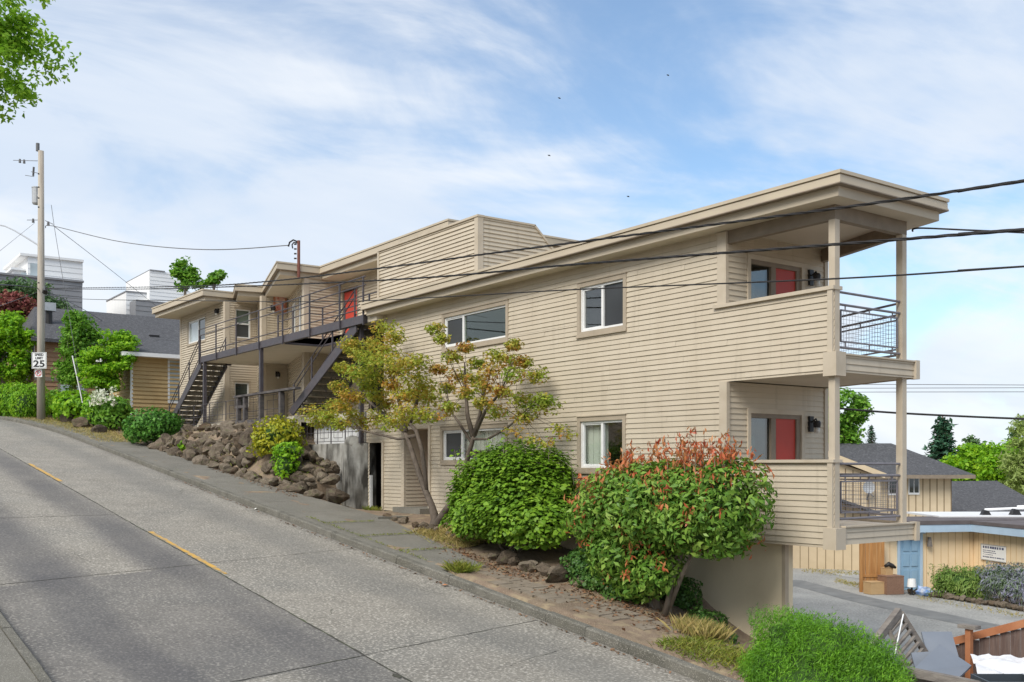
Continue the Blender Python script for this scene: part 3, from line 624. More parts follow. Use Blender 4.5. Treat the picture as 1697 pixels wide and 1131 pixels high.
# --- gallery walkway, railing, stairs
wk = MB()
wk.box(-29.45, -21.3, -.27, 2.86, 5.36, 5.55, 0); wk.box(-21.3, -15.0, 1.02, 2.86, 5.36, 5.55, 0); wk.box(-16.2, -15.0, -.27, 1.02, 5.36, 5.55, 0)
wy = obj('walkway', wk, M_soffit, B)
mb = MB(); mb.box(-29.55, -15.55, -.40, -.27, 5.33, 5.57); mb.box(-21.42, -21.3, -.27, 1.02, 5.30, 5.56); mb.box(-21.3, -16.2, 1.02, 1.10, 5.30, 5.56); mb.box(-29.55, -29.45, -.27, .9, 5.30, 5.57)
obj('edge_beam', mb, M_metal, wy)
for x, y in ((-16.15, -.16), (-23.25, -.34), (-29.02, -.34)):
    mb = MB(); mb.box(x-.06, x+.06, y-.06, y+.06, 1.93 if x > -16.5 else 2.8, 5.33); obj('post', mb, M_metal, wy)
def railing(pts, posts, z, hs=(1.08, .84, .18), par=wy, r=.019, drop=.28):
    mb = MB()
    for h in hs: mb.tube([(p[0], p[1], z+h) for p in pts], r, 6)
    for x, y in posts: mb.box(x-.022, x+.022, y-.022, y+.022, z-drop, z+hs[0])
    return obj('railing', mb, M_metal, par)
railing([(-29.45, -.43), (-15.35, -.43)], [(x, -.43) for x in (-29.42, -27.5, -25.4, -23.25, -21.2, -19.1, -17.0, -15.5)], 5.55)
railing([(-23.9, .55), (-21.36, .55), (-21.36, 1.08), (-16.3, 1.08)], [(-23.9, .55), (-22.6, .55), (-21.36, 1.08), (-19.7, 1.08), (-18, 1.08), (-16.4, 1.08)], 5.55, drop=.02)
def staircase(xt, xb, zt, zb, y0, y1, n=14):
    mb = MB(); st = None
    run = (xb-xt); m = MB()
    m.hexa([(xt+.05, y0-.05, zt-.36), (xt+.05, y0, zt-.36), (xb, y0, zb-.05), (xb, y0-.05, zb-.05), (xt+.05, y0-.05, zt), (xt+.05, y0, zt), (xb-.22, y0, zb+.0), (xb-.22, y0-.05, zb+.0)][:4]+[(xt+.05, y0-.05, zt), (xt+.05, y0, zt), (xb-.30, y0, zb+.12), (xb-.30, y0-.05, zb+.12)])
    o = obj('staircase', m, M_metal, B)
    m = MB(); m.beam((xt, y1, zt-.18), (xb, y1, zb+.02), .06, .28); obj('stringer', m, M_metal, o)
    for i in range(n):
        f = (i+.5)/n; x = xt+run*f; z = zt+(zb-zt)*(i+.6)/n-.02; w = abs(run)/n
        m = MB(); m.box(x-w*.60, x+w*.60, y0+.005, y1-.035, z-.07, z); m.box(x+w*.44, x+w*.60, y0+.005, y1-.035, z, z+(zt-zb)/n-.10); obj('tread', m, M_tread, o)
    for y in (y0-.02, y1):
        m = MB(); u = Vector((run, 0, zb-zt)).normalized()
        for h in (.92, .72, .16): m.tube([(xt, y, zt+h), (xb, y, zb+h)], .018, 6)
        for f in (.02, .35, .68, .985): x = xt+run*f; z = zt+(zb-zt)*f; m.box(x-.02, x+.02, y-.02, y+.02, z-.05, z+.92)
        obj('handrail', m, M_metal, o)
staircase(-16.15, -20.6, 5.50, 2.95, -.30, .80)
staircase(-29.4, -33.5, 5.50, 2.87, -.34, .66)
mb = MB(); mb.box(-18.2, -15.0, 1.25, 1.33, 2.87, 5.30); mb.box(-15.3, -14.98, .12, 1.25, 2.8, 5.36); obj('shade_sheet', mb, M_dark, B)  # near-black sheets added to paint the deep shade behind the stair
# lower gallery slab, white base wall
mb = MB(); mb.box(-36.0, -20.3, -.42, 2.9, 2.68, 2.87); mb.box(-20.3, -15.0, .0, 2.9, 2.66, 2.86)
ls = obj('lower_walkway', mb, mat('pale_slab', (.46, .42, .34), (.54, .5, .42), rough=.85, scale=2., c3=(.3, .26, .2), scale3=2., amt3=.5), B)
mb = MB(); mb.box(-20.3, -16.45, .28, .40, 1.2, 2.66); obj('base_wall', mb, M_white, B)
mb = MB(); mb.siding((-16.45, -.02), (0, 1), .4, 1.2, 2.66); obj('wall', mb, M_side, B)
mb = MB(); mb.box(-36.0, -20.3, -.30, -.18, 1.2, 2.68); obj('base_wall', mb, M_tan, B)
# ================================================================== STREET EDGE: retaining wall, rails, rocks
def conc_wear(t, L, tc, mix, col, nz):
    mp = nd(t, 'ShaderNodeMapping'); mp.inputs['Scale'].default_value = (1.5, 1.5, .45); L(tc.outputs['Object'], mp.inputs['Vector'])
    col = mix(col, (.035, .032, .027), nz(1.5, 8., .48, .66, mp.outputs['Vector'])); return mix(col, (.06, .055, .045), nz(.9, 5., .5, .66, tc.outputs['Object']))
M_conc = mat('stained_concrete', (.30, .285, .255), (.44, .43, .40), rough=.95, scale=3., c3=(.13, .12, .1), scale3=1.4, amt3=.6, bump=.3, bscale=25., wear=conc_wear)
t = thing('retaining_wall', 'stained grey board formed concrete retaining wall beside the dark doorway', 'retaining wall', (-17.5, 0, .1))
mb = MB(); mb.box(-20.6, -17.55, -.02, .22, -.3, 1.95); obj('wall_panel', mb, M_conc, t)
for k in range(1): pass
mb = MB(); pr = []
for a in np.linspace(math.pi, 2*math.pi, 15): pr.append((-16.78+.78*math.cos(a), .05+.34*math.sin(a)))
mb.poly(pr+[(-16.0, .25), (-17.56, .25)], -.3, 1.93); obj('rounded_pier', mb, M_conc, t)
mb = MB(); mb.tube([(-17.2, -.05, 1.95), (-16.9, -.12, 1.97), (-16.55, -.12, 1.95), (-16.3, -.02, 1.9)], [.12, .2, .2, .1], 8); obj('mortar_lump', mb, M_conc, t, smooth=True)
def iron_fence(name, label, pts, zs, posts, h, squares=True, parent=None):
    t = thing(name, label, 'railing', (*pts[0], zs[0])); P0_, P1_ = Vector((*pts[0], zs[0])), Vector((*pts[1], zs[1])); mb = MB()
    for hh in (h, h*.42 if squares else h*.5, .08): mb.tube([P0_+Vector((0, 0, hh)), P1_+Vector((0, 0, hh))], .010, 5)
    obj('rail', mb, M_metal, t)
    n = posts
    for i in range(n+1):
        p = P0_.lerp(P1_, i/n); mb = MB(); mb.box(p.x-.014, p.x+.014, p.y-.014, p.y+.014, p.z-.12, p.z+h); obj('post', mb, M_metal, t)
    if squares:
        mb = MB()
        for i in range(n):
            a, b = P0_.lerp(P1_, (i+.2)/n), P0_.lerp(P1_, (i+.8)/n)
            for u, v in ((.22, .78),): 
                q = [Vector((a.x, a.y, a.z+h*u)), Vector((b.x, b.y, b.z+h*u)), Vector((b.x, b.y, b.z+h*v)), Vector((a.x, a.y, a.z+h*v))]
                for k in range(4): mb.tube([q[k], q[(k+1) % 4]], .008, 4)
            m_ = a.lerp(b, .5); mb.tube([m_+Vector((0, 0, .08)), m_+Vector((0, 0, h))], .007, 4)
        obj('square_motif', mb, M_metal, t)
    return t
iron_fence('iron_railing', 'thin dark iron railing with square motifs on top of the concrete retaining wall', [(-20.5, .04), (-16.6, .04)], (1.95, 1.93), 4, .86)
iron_fence('iron_railing', 'thin dark iron railing along the upper walkway edge behind the piled rocks', [(-33.5, -.46), (-21.0, -.46)], (2.83, 2.83), 7, .82)
M_grayw = mat('weathered_wood', (.16, .14, .125), (.27, .24, .21), rough=.95, scale=4., c3=(.09, .075, .07), scale3=3., amt3=.6, stretch=(1, 1, 3), bump=.4, bscale=30.)
M_grayd = mat('dark_weathered_wood', (.06, .054, .056), (.105, .095, .093), rough=.95, scale=4., c3=(.24, .21, .19), scale3=3., amt3=.45, stretch=(1, 1, 3), bump=.4, bscale=30.)
t = thing('timber_rail', 'weathered grey timber guard rail with stout posts above the rock bank', 'railing', (-24.6, -.62, 2.7))
mb = MB(); mb.box(-24.95, -19.6, -.70, -.50, 3.69, 3.76); obj('top_rail', mb, M_grayd, t)
for x in (-24.7, -24.05, -22.6, -20.9):
    mb = MB(); mb.box(x-.075, x+.075, -.67, -.53, 2.3, 3.68); obj('post', mb, M_grayd, t)
mb = MB(); mb.box(-24.9, -22.5, -.66, -.56, 2.62, 2.86); mb.box(-24.9, -23.9, -.66, -.56, 3.3, 3.4); obj('kick_board', mb, M_grayd, t)
# ---- rocks: eight shapes, every boulder its own object
def rock_mesh(i, sub=3):
    bm = bmesh.new(); bmesh.ops.create_icosphere(bm, subdivisions=sub, radius=1); g = random.Random(i+40)
    pl = [(Vector((g.uniform(-1, 1), g.uniform(-1, 1), g.uniform(-1, 1))).normalized(), g.uniform(.42, .78)) for _ in range(22)]
    for v in bm.verts:
        p = v.co.copy()
        for n, dd in pl:
            e = p.dot(n)-dd
            if e > 0: p -= n*e*.97
        p *= 1.12+.12*noise.noise(p*2.3+Vector((i, 0, 0)))+.10*noise.noise(p*5+Vector((0, i, 0)))+.05*noise.noise(p*11+Vector((0, i, 3))); v.co = p
    me = bpy.data.meshes.new('boulder'); bm.to_mesh(me); bm.free()
    return me
def rock_wear(t, L, tc, mix, col, nz):
    oi = nd(t, 'ShaderNodeObjectInfo'); r = nd(t, 'ShaderNodeValToRGB'); e = r.color_ramp.elements; e.new(.5); e.new(.8)
    for i, (p, c) in enumerate(((0, (.55, .5, .46)), (.4, (1., .95, .9)), (.75, (1.25, 1.22, 1.2)), (1., (.8, .66, .55)))): e[i].position = p; e[i].color = (*c, 1)
    L(oi.outputs['Random'], r.inputs[0]); x = nd(t, 'ShaderNodeMix', data_type='RGBA', blend_type='MULTIPLY'); x.inputs[0].default_value = 1; L(col, x.inputs[6]); L(r.outputs[0], x.inputs[7])
    return mix(x.outputs[2], (.10, .10, .05), nz(1.7, 5., .56, .74, tc.outputs['Object']))
M_rock = mat('basalt_rock', (.075, .060, .043), (.16, .132, .098), rough=.95, scale=3.5, c3=(.25, .20, .155), scale3=2.5, amt3=.5, bump=.9, bscale=9., speck=(.30, .265, .22), speck_scale=30., wear=rock_wear)
RM = [rock_mesh(i) for i in range(9)]
for m in RM: m.materials.append(M_rock)
def rock(name, loc, s, label, group=None, rz=None):
    o = bpy.data.objects.new(name, random.choice(RM)); C.objects.link(o); o.location = loc; o.scale = (s*random.uniform(.85, 1.35), s*random.uniform(.75, 1.), s*random.uniform(.6, .95))
    o.rotation_euler = (random.uniform(-.4, .4), random.uniform(-.4, .4), random.uniform(0, 6.28) if rz is None else rz); tag(o, label, 'rock', group); return o
G1 = 'boulders of the rock bank'; LB = 'rough brown basalt boulder in the dry stacked rock bank above the sidewalk'
def bank(x):   # face of the stacked bank: (y foot, z foot, y head, z head)
    yf = float(np.interp(x, [-31, -20, -18, -17], [-1.75, -1.72, -1.55, -1.35])); zf = float(roadz(x))+.16
    zh = float(np.interp(x, [-31.5, -30, -21.5, -20.8, -19, -17.6], [2.35, 2.62, 2.58, 1.9, 1.55, 1.15])); yh = float(np.interp(x, [-31, -21, -19, -17.5], [-.62, -.62, -.5, -.35]))
    return yf, zf, yh, zh
x = -30.9; n_r = 0
while x < -17.2:
    yf, zf, yh, zh = bank(x); rows = max(3, int((zh-zf)/.27)); w = random.uniform(.32, .56)
    for r in range(rows+1):
        if -21.6 < x < -20.4 and r in (1,) and random.random() < .7: continue
        f = (r+random.uniform(-.2, .2))/rows; s = random.uniform(.15, .27)+.22*random.random()**3*(1.15 if r < 2 else .95)
        if f > 1.08: continue
        rock('boulder', (x+random.uniform(-.16, .16), yf+(yh-yf)*f, zf+(zh-zf)*f+.04), s, LB, G1); n_r += 1
    x += w*.70
for px, py, s in ((555, 822, .52), (520, 825, .42), (548, 795, .36), (540, 770, .22), (505, 815, .34)):
    d_ = onY(px, py, -1.5+.9*(835-py)/80); rock('boulder', tuple(d_), s*.8, LB, G1)
for px, py, s, l in ((113, 703, .34, 'tan boulder on the dry verge, left of a pair near the utility pole'), (139, 706, .30, 'tan boulder on the dry verge, middle of the three near the utility pole'), (163, 711, .26, 'low flat tan boulder on the verge nearest the round green shrub')):
    p = onY(px, py, -2.2); rock('boulder', (p[0], p[1], gz(p[0], p[1])+.10), s*1.7, l)
LB2 = 'rough grey brown rock edging the planting bed in front of the round vine shrub'
for px, py, s in ((838, 935, .20), (876, 930, .27), (905, 938, .24), (880, 952, .2), (930, 965, .34), (850, 948, .18), (818, 948, .16), (917, 952, .17), (960, 985, .26)):
    k = onY(px, py, -1.75); rock('boulder', (k[0], k[1], gz(k[0], k[1])+.08), s*1.02, LB2, 'rocks edging the bed')
LB3 = 'brown rock at the foot of the multi stemmed maple'
for px, py, s in ((640, 866, .16), (655, 870, .13), (668, 866, .20), (690, 878, .17), (703, 880, .22), (716, 870, .18), (700, 868, .12), (755, 905, .2), (720, 884, .14), (742, 901, .12)):
    k = onY(px, py, -1.25); rock('boulder', (k[0], k[1], gz(k[0], k[1])+.05), s*.95, LB3, 'rocks round the maple')
M_brick = mat('paver_stone', (.19, .155, .115), (.26, .215, .165), rough=.95, scale=6., c3=(.15, .12, .09), scale3=1.5, amt3=.5, bump=.4, bscale=30.)
for i in range(15):
    for r in range(2):
        x = -6.2+i*.318+r*.15; y = -3.02+.42*r+.035*i; s = .15
        if random.random() < .1 or (r == 0 and i < 3): continue
        z = gz(x, y)+.035; mb = MB(); a = random.uniform(-.03, .03)+.03; ca, sa = math.cos(a), math.sin(a); dz = -.1117
        q = [(-s, -.19), (s, -.19), (s, .19), (-s, .19)]; P = [(x+u*ca-v*sa, y+u*sa+v*ca) for u, v in q]
        zz = [z+(p[0]-x)*dz+random.uniform(-.008, .008) for p in P]
        mb.hexa([(P[k][0], P[k][1], zz[k]-.12) for k in range(4)]+[(P[k][0], P[k][1], zz[k]-.012) for k in range(4)])
        tag(obj('paver', mb, M_brick), 'sunken tan concrete paver in the soil strip along the kerb', 'paver', 'pavers along the kerb')
# ================================================================== VEGETATION
L_vine = leafmat('vine_maple_leaf', [(.07, .16, .014), (.13, .26, .02), (.20, .36, .028), (.30, .45, .045)])
L_phot = leafmat('photinia_leaf', [(.07, .17, .025), (.13, .27, .035), (.22, .37, .055), (.33, .44, .09)], rough=.42, transl=.25, spec=.28)
L_red = leafmat('photinia_new_leaf', [(.50, .10, .05), (.62, .15, .07), (.55, .27, .10), (.42, .14, .06)], rough=.35, transl=.3)
L_maple = leafmat('maple_leaf', [(.22, .33, .035), (.32, .41, .045), (.42, .42, .055), (.54, .35, .055), (.54, .20, .065)], amt=.6, scale=1.15, transl=.4)
L_maple2 = leafmat('maple_leaf_green', [(.19, .33, .04), (.29, .39, .045), (.42, .39, .055), (.54, .24, .065), (.25, .36, .04)], amt=.7, scale=1.6, transl=.35)
L_jun = leafmat('juniper_needle', [(.05, .13, .015), (.10, .25, .018), (.17, .39, .022), (.30, .52, .045)], amt=.55, scale=2.6, transl=.25)
L_ivy = leafmat('ivy_leaf', [(.03, .08, .018), (.06, .15, .028), (.10, .21, .04), (.17, .25, .07)], rough=.4)
L_yel = leafmat('yellow_leaf', [(0.150, 0.210, 0.017), (0.300, 0.345, 0.022), (0.495, 0.450, 0.028), (0.090, 0.180, 0.017)], amt=.5, scale=2.)
L_grn = leafmat('green_leaf', [(0.043, 0.136, 0.019), (0.068, 0.208, 0.026), (0.119, 0.304, 0.039), (0.170, 0.384, 0.046)])
L_brt = leafmat('bright_leaf', [(0.109, 0.266, 0.014), (0.186, 0.420, 0.022), (0.310, 0.560, 0.024), (0.434, 0.600, 0.036)], transl=.4)
L_mid = leafmat('mid_leaf', [(0.085, 0.208, 0.026), (0.136, 0.320, 0.033), (0.204, 0.416, 0.039), (0.289, 0.448, 0.065)], transl=.35)
L_pur = leafmat('purple_leaf', [(0.180, 0.054, 0.056), (0.306, 0.090, 0.080), (0.252, 0.162, 0.080)], transl=.3)
L_far = leafmat('far_leaf', [(0.085, 0.170, 0.068), (0.119, 0.221, 0.083), (0.187, 0.272, 0.105)], transl=.3)
L_fir = leafmat('fir_needle', [(0.040, 0.112, 0.068), (0.064, 0.160, 0.090), (0.096, 0.208, 0.112)], transl=.1)
L_dry = leafmat('dry_grass', [(.42, .31, .11), (.52, .41, .17), (.34, .30, .09), (.24, .27, .06)], transl=.3)
L_grass = leafmat('weed_grass', [(.10, .17, .02), (.18, .24, .03), (.30, .30, .05), (.22, .20, .07)], transl=.3)
L_lit = leafmat('fallen_leaf', [(.20, .09, .05), (.28, .15, .08), (.16, .10, .06), (.33, .24, .14)], transl=.1)
# round vine shrub
shrub('vine_shrub', 'big rounded bright green shrub with layered leaves under the lower window', 'shrub', (-7.3, -1.15, gz(-7.3, -1.15)),
      [((-7.4, -1.10, .50), (1.72, 1.05, .98)), ((-7.15, -1.15, .82), (1.55, .95, .80)), ((-6.7, -1.2, .25), (1.3, 1.0, .75)), ((-8.2, -1.05, .35), (1.15, .9, .85))], 30000, .105, L_vine, aspect=.75, jitter=.38, inner=.66, lump=.16, seed=3, topbias=1.25, corek=.55)
ft = bpy.data.objects['vine_shrub']
mb = MB(); P = []; N = []
for i in range(26):
    a = np.array([random.uniform(-8.9, -5.7), random.uniform(-1.7, -.6), random.uniform(1.1, 1.55)]); h = random.uniform(.2, .55); e = a+np.array([random.uniform(-.15, .15), random.uniform(-.1, .1), h])
    mb.tube([a-np.array([0, 0, .3]), (a+e)/2, e], .006, 4)
    for k in range(9): P.append(a+(e-a)*k/8+RNG.normal(0, .05, 3)); N.append((0, -.3, 1))
obj('shoot', mb, M_bark, ft); obj('shoot_leaf', leaves(np.array(P), np.array(N), .08, .75, .5), L_vine, ft)
# photinia with red new growth, standing on its own stems
pb = (-2.65, -1.30, -1.22); t = thing('photinia', 'large glossy shrub with red new shoots, leaning over the tan foundation wall', 'shrub', pb)
blobs = [((-3.35, -1.35, .42), (1.35, .85, .72)), ((-2.2, -1.35, .62), (1.25, .85, .80)), ((-1.15, -1.35, .70), (.72, .75, .68)), ((-1.6, -1.35, .30), (1.0, .8, .52)), ((-3.4, -1.45, -.30), (.85, .7, .50)), ((-2.75, -1.4, -.50), (.55, .5, .42)), ((-2.9, -1.3, .85), (1.1, .75, .55)), ((-3.9, -1.4, .35), (.7, .7, .5)), ((-3.0, -1.5, -.80), (.42, .45, .30)), ((-2.55, -1.5, -.68), (.32, .36, .28))]
parts = []; reds = []; cv = MB()
for i, (c, r) in enumerate(blobs):
    P, N = blob_points(c, r, int(5000*r[0]*r[2]), .60, .17, seed=60+i); parts.append(leaves(P, N+np.array([0, 0, .45]), .122, .42, .6))
    V, Fc, m = core(c, tuple(k*.48 for k in r), seed=60+i); cv.add(V.tolist(), Fc.tolist())
    sel = RNG.choice(len(P), max(1, len(P)//42), replace=False)
    for s in sel:
        w = .25+.75*(N[s][2] > .3)
        if random.random() < w: reds.append((P[s], N[s]))
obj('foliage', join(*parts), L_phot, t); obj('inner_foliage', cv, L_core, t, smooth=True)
P = []; N = []; 
for p, n in reds:
    for k in range(8): P.append(p+n*.06+RNG.normal(0, .055, 3)+np.array([0, 0, .02*k])); N.append(n+RNG.normal(0, .5, 3))
mb = MB()
for i in range(54):
    x = random.uniform(-4.35, -.65); zt_ = float(np.interp(x, [-4.4, -3.5, -2.6, -1.5, -.9, -.6], [.85, 1.18, 1.36, 1.42, 1.38, 1.0])); y = random.uniform(-1.8, -1.0)
    h = random.choice([.12, .2, .3, .42]); a = np.array([x, y, zt_-.22]); e = a+np.array([random.uniform(-.1, .1), random.uniform(-.06, .06), h+.22]); mb.tube([a, e], .006, 4)
    for k in range(int(10+h*30)): f = random.uniform(.35, 1.05); P.append(a+(e-a)*f+RNG.normal(0, .04, 3)); N.append(RNG.normal(0, 1, 3)+np.array([0, -.4, .1]))
obj('new_shoots', leaves(np.array(P), np.array(N), .105, .34, .3, updir=(0, 0, 1.2)), L_red, t); obj('twig', mb, M_bark, t)
mb = MB(); b = Vector(pb)
for e in ((-3.2, -1.4, .3), (-2.4, -1.4, .5), (-1.5, -1.3, .35), (-3.6, -1.3, -.1), (-2.0, -1.3, .1), (-2.9, -1.5, .0)):
    s0 = b+Vector((random.uniform(-.16, .16), random.uniform(-.1, .1), -.15)); mb.tube([s0, s0.lerp(Vector(e), .4)+Vector((0, 0, .12)), Vector(e)], [.055, .042, .02], 7)
branchy(mb, (-2.4, -1.3, -.4), [(-1.6, -1.4, .05), (-1.9, -1.2, .1), (-1.4, -1.2, .12), (-2.1, -1.5, 0), (-1.75, -1.45, .02)], .018, 5)
obj('stem', mb, M_bark, t, smooth=True)
# ivy clumps
shrub('ivy', 'dark green ivy mound spilling over the rocks left of the big red tipped shrub', 'ivy', (-4.0, -1.5, -1.0), [((-4.55, -1.3, -.62), (.62, .5, .42)), ((-4.1, -1.5, -.80), (.6, .5, .36)), ((-3.5, -1.4, -.95), (.55, .4, .35))], 5200, .065, L_ivy, .85, .5, .85, .2, stems=False, seed=21, cut=-.9)
shrub('ivy', 'low ivy and red tipped seedlings at the foot of the tan foundation wall', 'ivy', (-1.6, -1.0, -1.6), [((-2.15, -.8, -1.5), (.45, .45, .28)), ((-1.6, -1.15, -1.68), (.42, .38, .24)), ((-2.95, -.5, -1.15), (.4, .3, .4))], 3800, .06, L_ivy, .8, .5, .85, .2, stems=False, seed=22, cut=-.9)
# bright juniper
jc = at(1372, 1095, 12.4); t = thing('juniper', 'vivid lime green feathery juniper mound in the lower right foreground', 'shrub', (jc[0], jc[1], gz(jc[0], jc[1])))
blobs = [(tuple(at(1312, 1078, 12.6)), (.42, .50, .40)), (tuple(at(1365, 1092, 12.4)), (.58, .60, .46)), (tuple(at(1405, 1112, 12.3)), (.48, .52, .40)), (tuple(at(1292, 1118, 12.4)), (.36, .45, .36)), (tuple(at(1340, 1150, 12.1)), (.72, .65, .48)), (tuple(at(1425, 1160, 12.0)), (.52, .55, .40)), (tuple(at(1445, 1138, 12.2)), (.30, .4, .27))]
parts = []; cv = MB()
for i, (c, r) in enumerate(blobs):
    P, N = blob_points(c, r, 2700, .72, .2, seed=90+i); up = N+np.array([.25, .1, .7])
    for k in range(6):     # short feathery sprays of needles along each tip
        Q = P+up*.022*k+RNG.normal(0, .014, P.shape); parts.append(leaves(Q, N*.5+RNG.normal(0, .7, P.shape), .05, .17, .2, updir=(.35, .1, .7)))
    V, Fc, m = core(c, tuple(k*.8 for k in r), seed=90+i); cv.add(V.tolist(), Fc.tolist())
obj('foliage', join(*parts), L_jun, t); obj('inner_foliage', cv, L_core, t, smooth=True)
# other shrubs up the street
def pxshrub(name, label, px, py, w, h, Y, n, size, lm, **k):
    c = onY(px, py, Y); D = float((c-CAM)@FW); rx = w/2*D/F_/.72; rz = h/2*D/F_
    b = (c[0], c[1], gz(c[0], c[1])); return shrub(name, label, 'shrub', b, [(tuple(c), (rx, rx*.85, rz)), ((c[0]-.25*rx, c[1]-.1, c[2]-.2*rz), (rx*.8, rx*.7, rz*.75)), ((c[0]+.35*rx, c[1]+.1, c[2]-.1*rz), (rx*.65, rx*.6, rz*.8))]+([((c[0], c[1]-.1, (c[2]+b[2])/2), (rx*.9, rx*.8, max(.12, (c[2]-b[2])*.62)))] if c[2]-b[2] > .25 else []), n, size, lm, **k)
pxshrub('rock_bank_shrub', 'yellow green shrub growing out of the rock bank beside the concrete wall', 462, 722, 68, 66, -1.0, 2600, .13, L_yel, seed=31, inner=.6)
pxshrub('rock_bank_shrub', 'small bright green shrub tucked at the right foot of the yellow green one', 478, 745, 40, 30, -1.25, 900, .12, L_brt, seed=32, inner=.6)
pxshrub('round_shrub', 'rounded dark green shrub at the uphill end of the rock bank', 255, 703, 74, 56, -1.5, 3200, .15, L_grn, seed=33, inner=.7)
pxshrub('weed_clump', 'small lime weed clump growing between the rocks', 304, 741, 10, 22, -1.45, 160, .12, L_brt, seed=35, inner=.4, stems=False, corek=0)
# hedges far left
D_h = 52.5; bl_ = []
for px in range(-70, 60, 16): c = at(px, 668, D_h); bl_.append((tuple(c), (.62, .85, 1.02)))
c = at(40, 672, D_h-.6); bl_.append((tuple(c), (.6, .7, .85)))
shrub('hedge', 'clipped bright green cypress hedge left of the utility pole', 'hedge', tuple(at(0, 699, D_h)), bl_, 15000, .15, L_brt, aspect=.3, jitter=.5, inner=.85, lump=.06, seed=41, updir=(0, 0, 1), cut=-.95, stems=False)
pxshrub('bush', 'low dark green bush behind the clipped hedge', 30, 636, 70, 26, 1.5, 1400, .2, L_mid, seed=42)
pxshrub('bush', 'reddish green low bush to the right of the utility pole', 95, 668, 42, 48, -1.7, 1400, .18, L_mid, seed=43)
pxshrub('bush', 'bright green hosta bed below the window of the brown house', 126, 670, 60, 42, -1.75, 1600, .24, L_brt, seed=44)
pxshrub('bush', 'bright low shrub between the hosta bed and the hydrangea', 157, 672, 34, 34, -1.6, 900, .18, L_brt, seed=45)
h_ = pxshrub('hydrangea', 'hydrangea bush covered in white flower heads beside the yellow house', 187, 676, 50, 36, -1.2, 2200, .2, L_mid, seed=46)
c = onY(187, 672, -1.2); P = []; N = []
for i in range(24):
    d = RNG.normal(0, 1, 3); d[2] = abs(d[2])*.8; d[1] = -abs(d[1]); d /= np.linalg.norm(d); q = c+d*np.array([1.15, .95, .75])
    for k in range(16): P.append(q+RNG.normal(0, .085, 3)); N.append(d)
obj('flower_head', leaves(np.array(P), np.array(N), .11, .9, .6), leafmat('white_petal', [(.75, .74, .62), (.6, .63, .45), (.8, .8, .74)]), h_)
def pxtree(name, label, px, py, w, h, D, basepy, n, size, lm, extra=(), r0=.15, seed=0, nclump=60, cr=.5, **k):
    c = at(px, py, D); s = D/F_; crown = [(tuple(c), (w/2*s, w/2*s*.8, h/2*s))]
    for (ex, ey, ew, eh) in extra: crown.append((tuple(at(ex, ey, D+random.uniform(-1, 1)*w*s*.15)), (ew/2*s, ew/2*s*.8, eh/2*s)))
    b = at(px, basepy, D); return tree(name, label, (b[0], b[1], b[2]), tuple(c+np.array([0, 0, h*.25*s])), crown, n, size, lm, r0=r0, seed=seed, nclump=nclump, clump_r=cr, **k)
pxtree('garden_tree', 'lime green spreading garden tree at the left edge behind the hedge', 5, 560, 90, 100, 60, 700, 15000, .21, L_brt, [(30, 600, 62, 70), (-35, 590, 90, 110), (42, 565, 34, 34), (20, 535, 50, 40), (10, 630, 80, 44)], seed=51, nclump=150, cr=.55, sq=(1, 1, .5))
pxtree('garden_tree', 'purple leaved small tree behind the lime green garden tree', 22, 512, 66, 50, 66, 650, 3600, .24, L_pur, [(45, 520, 30, 30)], seed=52, nclump=50, cr=.6)
pxtree('garden_tree', 'olive green tree in front of the grey modern house', 30, 492, 110, 46, 72, 640, 5000, .26, L_far, [(92, 505, 40, 30), (60, 485, 50, 30)], seed=53, nclump=70, cr=.7)
pxtree('garden_tree', 'tall oval green tree in front of the brown house wall', 125, 575, 58, 100, 54, 705, 8000, .17, L_mid, [(108, 600, 40, 60), (140, 540, 44, 40), (152, 555, 30, 36), (122, 528, 30, 26), (112, 630, 40, 40)], seed=54, nclump=110, cr=.42, sq=(1, 1, .8))
pxtree('garden_tree', 'bright lime japanese maple left of the yellow house', 175, 605, 80, 66, 50, 712, 11000, .16, L_brt, [(205, 570, 42, 40), (158, 628, 60, 40), (182, 562, 34, 30), (150, 590, 40, 34), (195, 600, 60, 30), (175, 640, 60, 26)], seed=55, nclump=130, cr=.40, sq=(1, 1, .5))
pxtree('hill_tree', 'loose green tree rising behind the flat roof at the hilltop, larger one', 306, 462, 40, 44, 88, 560, 1500, .36, L_mid, [(296, 448, 24, 22), (318, 452, 26, 24), (328, 470, 22, 22), (304, 438, 16, 14)], seed=56, nclump=44, cr=.62, hollow=.2)
pxtree('hill_tree', 'small loose green tree rising behind the flat roof at the hilltop', 354, 464, 20, 18, 88, 560, 700, .36, L_mid, [(362, 458, 12, 12)], seed=57, nclump=20, cr=.5, hollow=.2)
# street tree hanging into the upper left corner
L_str = leafmat('street_leaf', [(.14, .32, .02), (.22, .44, .03), (.32, .54, .045), (.42, .60, .07)], transl=.5); k_ = .56; tree('street_tree', 'lime green street tree hanging into the upper left corner', (2.0, -14.6, gz(2.0, -14.6)), tuple(at(-300, 150, 7.6)), [(tuple(at(-92, 45, 7.6)), (1.42*k_, 1.5*k_, 1.25*k_)), (tuple(at(-20, 150, 7.6)), (.55*k_, .8*k_, .42*k_)), (tuple(at(28, 70, 7.6)), (.45*k_, .6*k_, .55*k_)), (tuple(at(-200, 60, 7.8)), (1.6*k_, 1.8*k_, 1.7*k_))], 26000, .047, L_str, r0=.09, seed=58, nclump=360, clump_r=.15, aspect=.5, hollow=.1)
